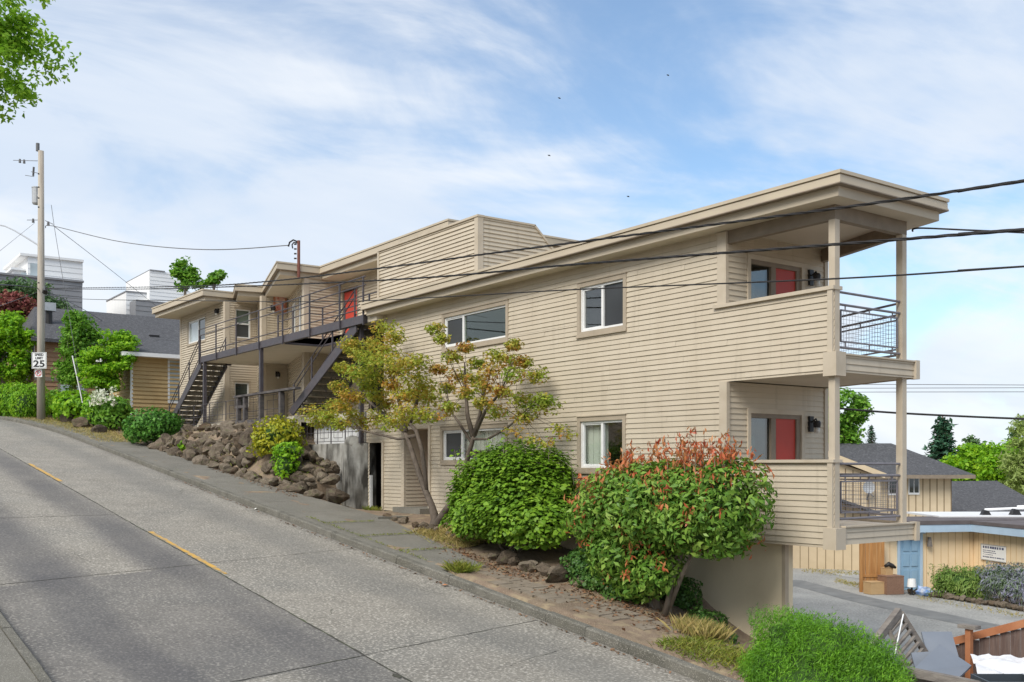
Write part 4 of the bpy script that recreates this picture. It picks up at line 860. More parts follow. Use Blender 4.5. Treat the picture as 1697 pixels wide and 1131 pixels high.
# japanese maple in front of the facade
mb0 = (-10.95, -.95, gz(-10.95, -.95)); t = thing('maple_tree', 'multi stemmed maple with thin olive and rust coloured foliage before the facade', 'tree', mb0)
TL = [(545, 690), (520, 686), (532, 700), (570, 675), (600, 660), (560, 640), (590, 620), (615, 600), (640, 580), (655, 560), (620, 570), (590, 578), (665, 600), (685, 625), (650, 640), (690, 652), (640, 670), (672, 682), (702, 690), (610, 640), (575, 655), (630, 690), (600, 702), (562, 704), (692, 600), (625, 625), (655, 615), (640, 545), (705, 660), (668, 655), (598, 590), (570, 610), (625, 655), (585, 690), (650, 700), (640, 600), (605, 620), (700, 640), (555, 672), (580, 570)]
TR = [(732, 562), (750, 592), (772, 575), (790, 603), (760, 622), (740, 643), (772, 652), (803, 640), (822, 590), (852, 572), (868, 600), (888, 622), (850, 622), (832, 650), (862, 662), (897, 664), (820, 682), (800, 668), (745, 676), (726, 612), (870, 690), (905, 672), (846, 600), (722, 545), (812, 615), (786, 630)]
TS = [(850, 715), (925, 712), (880, 728), (905, 735), (940, 722), (720, 660), (735, 690)]
def mp(q, i, lo=-2.1, hi=-.5): return onY(q[0], q[1], lo+(hi-lo)*((i*37) % 17)/16)
cl = [mp(q, i) for i, q in enumerate(TL)]; P, N = clump_points(cl, [.40*random.uniform(.75, 1.25) for _ in cl], 330, 4, (1, 1, .55)); Va = leaves(P, N, .08, .62, .5)
cr_ = [mp(q, i, -1.7, -.5) for i, q in enumerate(TR)]; P, N = clump_points(cr_, [.33*random.uniform(.7, 1.25) for _ in cr_], 260, 5, (1, 1, .6)); Vb = leaves(P, N, .078, .62, .5)
cs_ = [mp(q, i, -1.5, -.8) for i, q in enumerate(TS)]; P, N = clump_points(cs_, [.26]*len(cs_), 60, 6, (1, 1, .5)); Vc = leaves(P, N, .078, .62, .5)
obj('crown', Va, L_maple, t); obj('crown', join(Vb, Vc), L_maple2, t)
mb = MB(); b = Vector(mb0); pv = lambda px, py, y=-.95: Vector(onY(px, py, y))
mb.tube([b-Vector((0, 0, .25)), pv(722, 862), pv(716, 840), pv(700, 800), pv(688, 765), pv(675, 725), pv(668, 712)], [.16, .115, .085, .07, .062, .058, .045], 10)
mb.tube([pv(707, 812), pv(704, 780), pv(699, 745), pv(690, 715), pv(678, 700)], [.05, .055, .055, .05, .04], 8)
mb.tube([b-Vector((0, 0, .25)), pv(733, 856), pv(752, 828), pv(768, 790), pv(776, 755), pv(782, 735), pv(786, 720)], [.14, .105, .08, .066, .06, .052, .042], 10)
mb.tube([pv(690, 722), pv(660, 728), pv(610, 716), pv(565, 703), pv(530, 695)], [.05, .035, .028, .02, .012], 6)
mb.tube([pv(784, 728), pv(808, 728), pv(840, 710), pv(862, 690), pv(880, 672)], [.04, .03, .024, .016, .01], 6)
mb.tube([pv(784, 724), pv(775, 690), pv(772, 650), pv(770, 600)], [.07, .05, .035, .015], 7); mb.tube([pv(786, 722), pv(795, 690), pv(800, 660), pv(815, 610)], [.06, .045, .03, .012], 7)
mb.tube([pv(786, 722), pv(805, 680), pv(830, 650), pv(850, 600)], [.05, .038, .025, .012], 6); mb.tube([pv(782, 735), pv(760, 700), pv(745, 680), pv(740, 640)], [.04, .03, .02, .01], 6)
mb.tube([pv(672, 716), pv(665, 680), pv(655, 640), pv(648, 590)], [.08, .055, .035, .015], 7); mb.tube([pv(672, 716), pv(640, 690), pv(605, 660), pv(580, 620)], [.07, .05, .03, .012], 7); mb.tube([pv(678, 705), pv(690, 670), pv(695, 640), pv(690, 600)], [.06, .045, .03, .012], 7)
hubs_l = [pv(665, 680), pv(650, 640), pv(640, 690), pv(605, 660), pv(692, 655), pv(600, 712)]; hubs_r = [pv(772, 655), pv(800, 660), pv(830, 650), pv(745, 680), pv(850, 705), pv(860, 692)]
for c in cl: h = min(hubs_l, key=lambda q: (q-Vector(c)).length); branchy(mb, h, [c], .009, 5)
for c in cr_+cs_: h = min(hubs_r, key=lambda q: (q-Vector(c)).length); branchy(mb, h, [c], .010, 5)
obj('trunk', mb, mat('maple_bark', (.085, .067, .053), (.155, .125, .10), rough=.9, scale=7., bump=.3, bscale=30.), t, smooth=True)
# ---- grasses, weeds, litter
def blades(name, pts, h, w, lm, label, cat, spread=.5):
    P = np.array(pts); n = len(P); hh = h*RNG.uniform(.5, 1.3, n)[:, None]; D = RNG.normal(0, spread, (n, 3)); D[:, 2] = 1; D /= np.linalg.norm(D, axis=1)[:, None]
    S = RNG.normal(0, 1, (n, 3)); S[:, 2] = 0; S /= np.linalg.norm(S, axis=1)[:, None]
    mid = P+D*hh*.55; tip = P+D*hh+np.stack([D[:, 0], D[:, 1], -.3*np.ones(n)], 1)*hh*.25
    V = np.stack([P-S*w/2, P+S*w/2, mid+S*w*.35, tip], 1).reshape(-1, 3)
    o = obj(name, (V, np.arange(4*n).reshape(n, 4), np.zeros(n, int)), lm); tag(o, label, cat, kind='stuff'); return o
def scatter(n, x0, x1, yf, ys_): 
    out = []
    for i in range(n): x = random.uniform(x0, x1); y = yf(x)+random.gauss(0, ys_); out.append((x, y, gz(x, y)+.01))
    return out
blades('grass', [(x, y, gz(x, y)+.06) for x, y, z in scatter(2400, -13, -7.2, lambda x: -3.36, .05)+scatter(300, -14, -6.6, lambda x: -3.44, .03)], .07, .012, L_grass, 'green and yellow weeds along the back of the kerb', 'weeds', .9)
blades('grass', [(x, y, gz(x, y)+.05) for xx in (-10.25, -12.1, -8.4) for x, y in [(xx+random.gauss(0, .03), random.uniform(-3.4, -1.9)) for _ in range(260)]]+[(x, y, gz(x, y)+.05) for x, y in [(random.uniform(-30, -14), -3.34+random.gauss(0, .03)) for _ in range(260)]], .05, .01, L_grass, 'weeds in the sidewalk joints', 'weeds', .9)
blades('dry_grass', scatter(2600, -10.6, -8.4, lambda x: -1.25, .28), .16, .012, L_dry, 'dry tan grass between the maple and the round vine shrub', 'grass', .8)
blades('dry_grass', scatter(9000, -48, -33, lambda x: -2.2+float(off(x)), .6), .12, .02, L_dry, 'dry yellow grass of the verge beside the utility pole', 'grass', .8)
blades('dry_grass', scatter(900, -1.6, -.9, lambda x: -1.75, .16), .30, .01, L_dry, 'tall dry grass tuft below the red tipped shrub', 'grass', .35)
blades('grass', scatter(500, -6.6, -6.2, lambda x: -3.05, .12), .22, .014, L_grass, 'weed tuft at the broken end of the sidewalk', 'weeds', .7)
blades('grass', scatter(4500, -.9, 2.4, lambda x: -2.6+.25*max(x, 0), .42), .13, .016, L_grass, 'weedy grass on the lower right bank beside the kerb', 'weeds', .9)
blades('grass', [(x, -.35+random.gauss(0, .04), .02) for x in np.random.default_rng(1).uniform(-15.6, -14.6, 160)], .16, .015, L_grass, 'weeds in front of the dark doorway', 'weeds', .6)
P_ = []
for px0, px1, py0, py1, n_ in ((1385, 1445, 962, 975, 420), (1330, 1430, 945, 952, 500), (1520, 1697, 990, 1022, 300)):
    for i in range(n_): u = random.random(); q = onZ(px0+(px1-px0)*u, py0+(py1-py0)*u+random.gauss(0, 2.2), -3.28); P_.append(tuple(q))
blades('dry_grass', P_, .10, .03, L_dry, 'dry straw and weeds in the cracks of the parking lot', 'weeds', 1.3)
P_ = []
for i in range(420): x = random.uniform(-30.5, -17.6); a_ = bank(x); f = random.random(); P_.append((x, a_[0]+(a_[2]-a_[0])*f, a_[1]+(a_[3]-a_[1])*f+.10))
blades('grass', P_, .16, .014, L_grass, 'small weeds growing between the stacked boulders', 'weeds', .8)
P = np.array(scatter(900, -4.6, -1.3, lambda x: -1.75+.1*x*0, .45)+scatter(500, -8.8, -5, lambda x: -2.1, .25)+scatter(400, -1, 1.5, lambda x: -2.3, .4)+scatter(700, -24, -16.5, lambda x: -1.9, .12)); P[:, 2] += .015
o = obj('leaf_litter', leaves(P, np.tile([0, 0, 1.], (len(P), 1)), .07, .6, .35), L_lit); tag(o, 'fallen brown and red leaves on the planting bed', 'leaf litter', kind='stuff')
P = np.array([(random.uniform(-22, 0), -3.68-abs(random.gauss(0, .05)), 0) for _ in range(260)]+[(random.uniform(-2.2, 1.4), -11.08+abs(random.gauss(0, .14)), 0) for _ in range(500)]); P[:, 2] = roadz(P[:, 0])+.012
o = obj('leaf_litter', leaves(P, np.tile([0, 0, 1.], (len(P), 1)), .06, .6, .3), L_lit); tag(o, 'scattered dry leaves in the road gutters', 'leaf litter', kind='stuff')
for (px, py, s, cc, l) in ((737, 972, .07, (.5, .2, .08), 'orange dry leaf lying in the gutter below the broken sidewalk end'), (424, 845, .06, (.75, .73, .68), 'white scrap of paper in the gutter beside the kerb')):
    p = onroad(px, py); mb = MB(); n = 7; ring = [(p[0]+s*math.cos(a)*random.uniform(.6, 1.2), p[1]+s*math.sin(a)*random.uniform(.5, 1), p[2]+.01+random.uniform(0, .03)) for a in np.linspace(0, 6.28, n, endpoint=False)]
    mb.add(ring+[(p[0], p[1], p[2]+.045)], [(i, (i+1) % n, n) for i in range(n)]); tag(obj('litter', mb, mat('litter_%d' % px, cc, rough=.8)), l, 'litter')
# ================================================================== POLES, SIGNS, WIRES
M_pole = mat('pole_wood', (.33, .29, .24), (.46, .415, .35), rough=.95, scale=5., stretch=(2.5, 2.5, .12), bump=.4, bscale=30., c3=(.34, .20, .12), scale3=.35, amt3=.4)
M_galv = mat('galvanised', (.42, .43, .44), (.50, .51, .52), rough=.5, scale=4., metallic=.4)
M_wire = mat('wire_black', (.022, .02, .02), rough=.6); M_wireg = mat('wire_grey', (.14, .14, .145), rough=.6)
pb = onY(68, 694, -3.2); pt = onY(68.5, 250, -3.2); px_, py_ = pb[0], -3.2
t = thing('utility_pole', 'tall weathered wooden utility pole with a grey transformer can', 'utility pole', (px_, py_, pb[2]))
mb = MB(); mb.tube([(px_, py_, pb[2]-.4), (px_, py_, pb[2]+5), (px_, py_, pt[2])], [.205, .18, .135], 14); obj('pole_shaft', mb, M_pole, t, smooth=True)
def pp(px, py, dy=0): return Vector(onY(px, py, -3.2+dy))
q = pp(60, 326, -.1); mb = MB(); mb.tube([q+Vector((0, 0, .42)), q+Vector((0, 0, .40)), q-Vector((0, 0, .33)), q-Vector((0, 0, .40))], [.20, .21, .20, .17], 14); mb.tube([q+Vector((0, 0, .42)), q+Vector((0, 0, .47))], .22, 14); mb.beam(q, (px_, py_, q.z), .06, .1); obj('transformer', mb, M_galv, t, smooth=False)
mb = MB(); q = pp(62.5, 245); mb.tube([q-Vector((0, 0, .18)), q+Vector((0, 0, .22))], .09, 10); mb.beam(q-Vector((0, 0, .15)), (px_, py_, pt[2]-.2), .04, .06)
for a, b in (((22, 266), (62, 267)), ((52, 285), (66, 288)), ((42, 291), (56, 293)), ((56, 277), (55, 292)), ((45, 365), (66, 365)), ((75, 366), (88, 372))): mb.tube([pp(*a, -.05), pp(*b, -.05)], .018 if a[0] != 56 else .05, 6)
for a in ((33, 267), (40, 268), (55, 366), (80, 371), (74, 478), (64, 478), (64, 490)): q = pp(*a, -.05); mb.tube([q-Vector((0, 0, .1)), q+Vector((0, 0, .1))], [.07, .05], 8)
obj('insulator', mb, M_wireg, t)
mb = MB(); mb.tube([pp(64, 407), pp(45, 395), pp(25, 383), pp(8, 375), pp(-14, 371)], [.045, .045, .04, .04, .035], 8); q = pp(-22, 372); mb.tube([q-Vector((.1, 0, 0)), q+Vector((.0, 0, .03)), q+Vector((-.5, -.4, 0))], [.08, .12, .08], 8); obj('lamp_arm', mb, M_galv, t)
mb = MB(); mb.tube([pp(75, 480), pp(74, 486)], .12, 8)
for z in (290, 312, 330, 345, 470): q = pp(71, z); mb.tube([q+Vector((.05, -.17, 0)), q+Vector((.05, -.24, 0))], .035, 6)
obj('bolt', mb, M_black, t)
def text(body, size, loc, rot, m, parent, name='lettering', depth=.004, bold=0):
    cu = bpy.data.curves.new(name, 'FONT'); cu.body = body; cu.size = size; cu.align_x = 'CENTER'; cu.align_y = 'CENTER'; cu.extrude = depth; cu.offset = bold
    o = bpy.data.objects.new(name, cu); C.objects.link(o); bpy.context.view_layer.update()
    me = bpy.data.meshes.new_from_object(o.evaluated_get(bpy.context.evaluated_depsgraph_get())); bpy.data.objects.remove(o); bpy.data.curves.remove(cu)
    o = bpy.data.objects.new(name, me); me.materials.append(m); C.objects.link(o); o.rotation_euler = rot; org = ORG[parent.name] if parent else (0, 0, 0); o.location = tuple(np.array(loc)-np.array(org)); o.parent = parent; return o
def facing(cpx, cpy, Y=None, D=None, tilt=0.):   # frame of a small sign that faces down the street towards +X
    return None
M_signw = mat('sign_white', (.80, .80, .79), (.74, .74, .73), rough=.5, scale=3.); M_ink = mat('sign_ink', (.02, .02, .022), rough=.6); M_signr = mat('sign_red', (.55, .03, .03), rough=.5)
def sign(name, label, c, w, h, ang, cat):
    t = thing(name, label, cat, tuple(c)); d = (math.cos(ang), math.sin(ang)); mb = MB()
    mb.obox((c[0], c[1]), d, -w/2, w/2, -.012, 0., c[2]-h/2, c[2]+h/2); obj('plate', mb, M_signw, t); return t, d
def stext(body, size, c, d, u, v, m, t, bold=0., n=.006):
    loc = (c[0]+d[0]*u+d[1]*n, c[1]+d[1]*u-d[0]*n, c[2]+v); return text(body, size, loc, (math.pi/2, 0, math.atan2(d[1], d[0])), m, t, bold=bold, depth=.003)
ang = math.atan2(.8101, .5862)   # faces the oncoming driver
sc_ = onY(70.5, 599, -3.2); sc_ = sc_+np.array([.33, -.22, 0.]); ds = float((sc_-CAM)@FW)
w = 24.5*ds/F_; h = 27*ds/F_; t, d = sign('speed_limit_sign', 'white SPEED LIMIT 25 sign strapped to the utility pole', sc_, w, h, ang, 'road sign')
stext('SPEED', h*.20, sc_, d, 0, h*.345, M_ink, t, .004); stext('LIMIT', h*.20, sc_, d, 0, h*.135, M_ink, t, .004); o25 = stext('25', h*.56, sc_, d, 0, -h*.22, M_ink, t, .010); o25.scale = (1.3, 1, 1)
mb = MB(); b = .015
for (u0, u1, v0, v1) in ((-.47, .47, .455, .47), (-.47, .47, -.47, -.455), (-.47, -.45, -.455, .455), (.45, .47, -.455, .455)): mb.obox((sc_[0], sc_[1]), d, w*u0, w*u1, .0, .004, sc_[2]+h*v0, sc_[2]+h*v1)
obj('border', mb, M_ink, t)
s2 = onY(69.5, 620, -3.2)+np.array([.30, -.22, 0.]); w2 = 12*ds/F_; h2 = 12.5*ds/F_; t, d = sign('no_parking_sign', 'small white sign with a red crossed ring below the speed limit sign', s2, w2, h2, ang, 'road sign')
stext('P', h2*.62, s2, d, -.01, 0, M_ink, t, .003)
mb = MB(); n = 24
for k in range(n):
    a0, a1 = 2*math.pi*k/n, 2*math.pi*(k+1)/n; ro, ri = w2*.42, w2*.33
    P = [(s2[0]+d[0]*r*math.cos(a)+d[1]*.010, s2[1]+d[1]*r*math.cos(a)-d[0]*.010, s2[2]+r*math.sin(a)) for r, a in ((ri, a0), (ro, a0), (ro, a1), (ri, a1))]; mb.add(P, [(0, 1, 2, 3)])
for r in (-.03,):
    P = [(s2[0]+d[0]*u+d[1]*.012, s2[1]+d[1]*u-d[0]*.012, s2[2]+v) for u, v in ((-w2*.27, w2*.22), (-w2*.22, w2*.27), (w2*.27, -w2*.22), (w2*.22, -w2*.27))]; mb.add(P, [(0, 1, 2, 3)])
obj('ring', mb, M_signr, t)
# roof mast with service drop
m0 = onZ(495, 437, 8.5); Dm = float((m0-CAM)@FW); mt = at(494, 399, Dm)
t = thing('service_mast', 'rust red service mast standing on the flat roof', 'mast', tuple(m0)); mb = MB(); mb.tube([m0-np.array([0, 0, .5]), (m0[0], m0[1], mt[2])], .055, 10); obj('mast_pipe', mb, mat('rust_paint', (.15, .055, .04), (.20, .08, .06), rough=.8, scale=6.), t)
mb = MB()
for k in range(4): z = m0[2]+.18+.17*k; mb.tube([(m0[0]-.05, m0[1]-.06, z), (m0[0]-.10, m0[1]-.13, z)], .03, 6)
mb.tube([at(493, 401, Dm), at(486, 398, Dm), at(480, 402, Dm), at(478, 409, Dm)], .03, 6); mb.tube([at(493, 403, Dm), at(487, 402, Dm), at(484, 406, Dm), at(485, 412, Dm)], .025, 6); obj('weather_head', mb, M_black, t)
def spline(P, n=10):
    P = [Vector(p) for p in P]; out = []
    for i in range(len(P)-1):
        p0, p1, p2, p3 = P[max(i-1, 0)], P[i], P[i+1], P[min(i+2, len(P)-1)]
        for k in range(n):
            u = k/n; out.append(.5*((2*p1)+(p2-p0)*u+(2*p0-5*p1+4*p2-p3)*u*u+(3*p1-p0-3*p2+p3)*u**3))
    return out+[P[-1]]
def wire(label, pts, r, m=M_wire, n=10, twist=0., name='power_line'):
    s = spline(pts, n); mb = MB(); mb.tube(s, r, 6)
    if twist:
        for ph in (0, 2.1, 4.2):
            q = []; acc = 0; S2 = spline(pts, 60)
            for i, p in enumerate(S2):
                if i: acc += (p-S2[i-1]).length
                a = acc/.42*2*math.pi/2.2+ph; q.append(p+Vector((0, math.cos(a), math.sin(a)))*r*twist)
            mb.tube(q, r*.8, 5)
    return tag(obj(name, mb, m), label, 'cable')
yw = -3.2
def wy3(l):
    q = [onY(px, py, yw) for px, py in l]; e = q[-1]-q[-2]; return q+[q[-1]+e/np.linalg.norm(e)*26]
wire('thick twisted cable, topmost of the three crossing the facade from the pole', wy3([(75, 478), (300, 475), (440, 467), (629, 445), (800, 422), (1000, 396), (1390, 345), (1697, 300), (1990, 255)]), .0105, twist=1.1)
wire('black cable, middle one of the three crossing the facade from the pole', wy3([(75, 479), (260, 479), (629, 465), (960, 438), (1390, 405), (1697, 381), (1990, 360)]), .013, twist=.8)
wire('thin cable, lowest of the three crossing the facade from the pole', wy3([(75, 489), (140, 496), (350, 499), (560, 500), (760, 491), (960, 480), (1390, 462), (1697, 442), (1990, 424)]), .0115)
wire('thin service wire sagging from the pole to the roof mast', [pp(75, 378)]+[tuple(onY(p[0], p[1], -3.2+i*.95)) for i, p in enumerate(((88, 375), (200, 401), (340, 414)))]+[tuple(at(478, 407, Dm))], .018, M_wireg)
wire('guy wire slanting down behind the pole to the brown roof', [pp(88, 374), onY(180, 445, 3), onY(300, 540, 14)], .014, M_wireg)
wire('cable slanting from the pole over the brown roof', [pp(75, 481), onY(150, 520, 2), onY(260, 590, 8)], .018, M_wireg)
wire('thin wire dropping from the pole toward the yellow house', [pp(75, 482), onY(125, 515, -1), onY(215, 600, .6)], .016, M_wireg)
wire('vertical guy strand right of the utility pole', [onY(85, 340, -3.), onY(93, 395, -2.8), onY(118, 545, -2.4), onY(137, 668, -1.8)], .012, M_wireg)
wire('cable running left out of frame from the pole top crossing', [pp(64, 478), onY(30, 474, -6), onY(-60, 470, -12)], .025)
wire('slack wire running left from the pole below the transformer', [pp(64, 484), onY(20, 500, -5), onY(-50, 525, -9)], .010, M_wireg)
wire('thin wire from the pole mid height to the left edge', [pp(57, 370), onY(25, 396, -5), onY(-30, 440, -9)], .008, M_wireg)
mb = MB(); mb.tube([onY(120, 590, -2.2), onY(137, 668, -1.8)], .032, 8); tag(obj('guy_guard', mb, M_signw), 'white plastic guard on the guy wire beside the hydrangea', 'guy guard')
rw = onX(1520, 377, .3)
wire('service cable leaving the roof corner toward the right', [tuple(at(1512, 384, 17.4)), tuple(at(1522, 378.5, 17.3)), tuple(at(1600, 381.5, 16.6)), tuple(at(1697, 386, 15.7)), tuple(at(1850, 394, 14.4)), tuple(at(2300, 418, 11.5)), tuple(at(3400, 470, 8.5))], .016)
wire('black cable behind the balcony posts at lower storey height', [at(1330, 670, 24), at(1390, 677, 24), at(1500, 685.5, 23.5), at(1697, 694.5, 23), at(1900, 700, 22.5)], .026)
wire('black conduit line under the balcony roof edge', [onX(1370, 431, -2.25), onX(1440, 408, -1.2), onX(1497, 389, -.05)], .02)
for i, (ya, yb) in enumerate(((637.5, 639.5), (643.5, 642.5), (650, 649.5))):
    wire('distant transmission wire, %s of the three beyond the balcony' % ('topmost', 'middle', 'lowest')[i], [at(1330, ya+.5, 150), at(1500, ya, 150), at(1900, yb, 150)], .05, M_wireg)
for (px, py) in ((927, 163), (910, 258), (1107, 125), (1041, 326)):
    c = Vector(at(px, py, 70)); s = .11; mb = MB(); r = Vector(RT); u = Vector((0, 0, 1)); f = Vector(FW)
    mb.tube([c-r*s*.9-f*.1, c, c+r*s*.9+f*.1], [.015, .045, .015], 6)
    mb.add([c-f*.02, c+r*.5*s+f*s*1.0+u*s*.5, c+r*.25*s+f*s*.3], [(0, 1, 2)]); mb.add([c+f*.02, c+r*.5*s-f*s*1.0+u*s*.6, c+r*.25*s-f*s*.3], [(0, 1, 2)])
    tag(obj('bird', mb, M_wire), 'tiny dark bird flying high above the roofs', 'bird', 'birds in the sky')
# ================================================================== NEIGHBOURING HOUSES, LEFT
M_shing = mat('roof_shingle', (.055, .055, .06), (.085, .085, .09), rough=.95, scale=3.5, stretch=(1, 1, 3), c3=(.12, .12, .125), scale3=6., amt3=.6, speck=(.15, .15, .16), speck_scale=9.)
M_brownw = mat('brown_clapboard', (.30, .175, .095), (.35, .21, .12), rough=.7, scale=2.); M_yelw = mat('ochre_clapboard', (.47, .325, .15), (.52, .37, .175), rough=.7, scale=2.)
M_grayw2 = mat('grey_lap_siding', (.23, .235, .25), (.27, .275, .29), rough=.8, scale=1.); M_whitew = mat('white_lap_siding', (.84, .84, .83), (.80, .80, .80), rough=.8, scale=1.)
def yx(px, X): return float(onX(px, 700, X)[1])
def zx(px, py, X): return float(onX(px, py, X)[2])
# ochre house
X0 = -41.6; ya, yb = yx(218, X0), 9.0; ze = zx(255, 592, X0); zb = 2.6
t = thing('ochre_house', 'low ochre clapboard house with hipped dark roof beside the uphill stairs', 'house', (X0, ya, zb))
mb = MB(); mb.siding((X0, ya), (0, 1), yb-ya, zb, ze, exp=.2, lip=.055); mb.siding((X0-7, ya), (1, 0), 7., zb, ze, exp=.17, lip=.03); obj('wall', mb, M_yelw, t)
mb = MB(); mb.box(X0-.05, X0+.04, ya-.06, ya+.06, zb, ze); y1 = yx(281, X0)
mb.box(X0-.02, X0+.05, y1-.1, y1, ze-2.2, ze-.1); mb.box(X0-.02, X0+.05, y1+.75, y1+.85, ze-2.2, ze-.1); mb.box(X0-.02, X0+.05, y1-.1, y1+.85, ze-.14, ze-.02); mb.box(X0-.02, X0+.07, y1-.1, y1+.85, ze-2.3, ze-2.2); wn = obj('window', mb, M_vinyl, t)
mb = MB(); mb.box(X0, X0+.03, y1, y1+.75, ze-2.2, ze-.14); obj('pane', mb, G_pale, wn)
mb = MB(); o_ = .55; ex, ey0 = X0+o_, ya-o_
mb.add([(ex, ey0, ze+.12), (ex, yb, ze+.12), (X0-4, yb, ze+1.35), (X0-4, ya+2.6, ze+1.35), (X0-9, ey0, ze+.12), (X0-9, ya+2.6, ze+1.35)], [(0, 1, 2, 3), (4, 0, 3, 5)])
rf = obj('roof', mb, M_shing, t)
mb = MB(); mb.box(ex-.04, ex+.03, ey0, yb, ze-.06, ze+.13); mb.box(X0-9, ex-.04, ey0-.03, ey0+.04, ze-.06, ze+.13); mb.box(X0-9, ex-.04, ey0+.04, yb, ze-.05, ze-.02); obj('gutter', mb, M_whitew, rf)
# brown house with long shingle roof
X0 = -55.; ya, yb = yx(48, X0), 25.; ze = zx(120, 566, X0); xr = X0-5.5; zr = zx(150, 516.5, xr); zb = 3.0
t = thing('brown_house', 'brown clapboard house under a long dark shingle roof behind the garden trees', 'house', (X0, ya, zb))
mb = MB(); mb.siding((X0, ya+.3), (0, 1), yb-ya-.3, zb, ze, exp=.25, lip=.055); mb.siding((X0-9, ya+.3), (1, 0), 9, zb, ze, exp=.2, lip=.03); obj('wall', mb, M_brownw, t)
mb = MB(); mb.add([(X0+.7, ya, ze), (X0+.7, yb, ze), (xr, yb, zr), (xr, yx(57, xr), zr), (X0-11, ya, ze)], [(0, 1, 2, 3), (4, 0, 3)]); mb.box(X0+.62, X0+.72, ya, yb, ze-.2, ze-.01); rf = obj('roof', mb, M_shing, t)
yv = yx(80, X0-2.5); zv = zx(80, 548, X0-2.3); mb = MB(); mb.tube([(X0-2.3, yv, zv-.5), (X0-2.3, yv, zv+1.2)], .2, 10); obj('flue', mb, M_black, rf); mb = MB(); mb.box(X0-2.6, X0-2., yv-.35, yv+.35, zv+1.2, zv+1.7); obj('flue_cap', mb, M_galv, rf)
yv = yx(255, X0-1.2); mb = MB(); mb.box(X0-1.6, X0-1., yv-.3, yv+.3, zx(255, 560, X0-1.2), zx(255, 556, X0-1.2)); obj('vent', mb, M_black, rf)
y0, y1, z0, z1 = yx(98, X0), yx(141, X0), zx(120, 652, X0), zx(120, 639, X0)
mb = MB(); mb.box(X0-.02, X0+.06, y0-.1, y1+.1, z0-.1, z1+.1); wn = obj('window', mb, M_brown, t)
for k in range(2): mb = MB(); a = y0+(y1-y0)*k/2; mb.box(X0+.05, X0+.075, a+.06, a+(y1-y0)/2-.06, z0, z1); obj('pane', mb, G_pale, wn)
mb = MB(); mb.box(X0-.02, X0+.08, ya+.3, yb, zx(120, 630, X0)-.12, zx(120, 630, X0)+.1); obj('trim', mb, M_brown, t)
# modern houses on the crest
def lap(mb, X, ya, yb, z0, z1, dep, mi=0, exp=.45):
    mb.siding((X, ya), (0, 1), yb-ya, z0, z1, exp=exp, lip=.035, mi=mi); mb.box(X-dep, X-.01, ya, yb, z0, z1, mi)
X0 = -82.; t = thing('modern_house', 'modern flat roofed house, grey below and white above, behind the utility pole', 'house', (X0, yx(60, X0), 5))
yb = yx(136.5, X0); zt_ = zx(68, 462, X0); mb = MB(); lap(mb, X0, yx(-60, X0), yb, 4, zt_, 10); obj('wall', mb, M_grayw2, t)
mb = MB(); mb.box(X0-10, X0+.15, yx(-60, X0), yb+.1, zt_, zt_+.16); obj('roof_edge', mb, M_grayw2, t)
Xw = X0-1.5; z1 = zx(90, 430, Xw); mb = MB(); lap(mb, Xw, yx(46, Xw), yx(137, Xw), zt_, z1, 8); lap(mb, Xw-1., yx(22, Xw-1), yx(46, Xw-1.), zt_, zx(35, 446, Xw), 8); obj('upper_wall', mb, M_whitew, t)
mb = MB(); mb.box(Xw-8, Xw+.2, yx(33, Xw), yx(138, Xw), z1, z1+.2); mb.box(Xw-8, Xw-.6, yx(17, Xw-1), yx(45.5, Xw-1), zx(35, 446, Xw), zx(35, 446, Xw)+.18); obj('flat_roof', mb, M_whitew, t)
for (a, b, c, d_) in ((50, 62, 436, 459), (35, 44, 452, 458)): mb = MB(); mb.box(Xw, Xw+.06, yx(a, Xw), yx(b, Xw), zx(a, d_, Xw), zx(a, c, Xw)); obj('window', mb, G_pale, t)
X0 = -84.; t = thing('modern_house', 'white and grey modern house whose top slopes down behind the beige flat roof', 'house', (X0, yx(260, X0), 5))
mb = MB(); z1 = zx(260, 450, X0-2); a, b, c = yx(248, X0-2), yx(273, X0-2), yx(330, X0-2); zc = zx(330, 496, X0-2)
mb.siding((X0-2, a), (0, 1), c-a, 4, z1, exp=.35, lip=.03, s1=lambda z: c-a if z < zc else (c-a)-((c-b)*(z-zc)/(z1-zc)))
mb.add([(X0-2.02, a, 4), (X0-2.02, c, 4), (X0-2.02, c, zc), (X0-2.02, b, z1), (X0-2.02, a, z1), (X0-10, a, 4), (X0-10, c, 4), (X0-10, c, zc), (X0-10, b, z1), (X0-10, a, z1)], [(4, 9, 5, 0), (3, 8, 9, 4), (2, 7, 8, 3)])
lap(mb, X0-3, yx(209, X0-3), yx(248, X0-3), 4, zx(228, 486, X0-3), 7); obj('wall', mb, M_whitew, t)
mb = MB(); mb.box(X0-10, X0-2.9, yx(208, X0-3), yx(248, X0-3), zx(228, 486, X0-3), zx(228, 486, X0-3)+.12); mb.beam((X0-6, a, z1+.05), (X0-6, b, z1+.05), 8.2, .10); obj('roof_edge', mb, M_grayw2, t)
mb = MB(); lap(mb, X0, yx(225, X0), yx(320, X0), 4, zx(260, 500, X0), 2); obj('lower_wall', mb, M_grayw2, t)
mb = MB(); mb.box(X0, X0+.08, yx(258, X0), yx(270, X0), zx(262, 530, X0), zx(262, 520, X0)); obj('window', mb, G_pale, t)
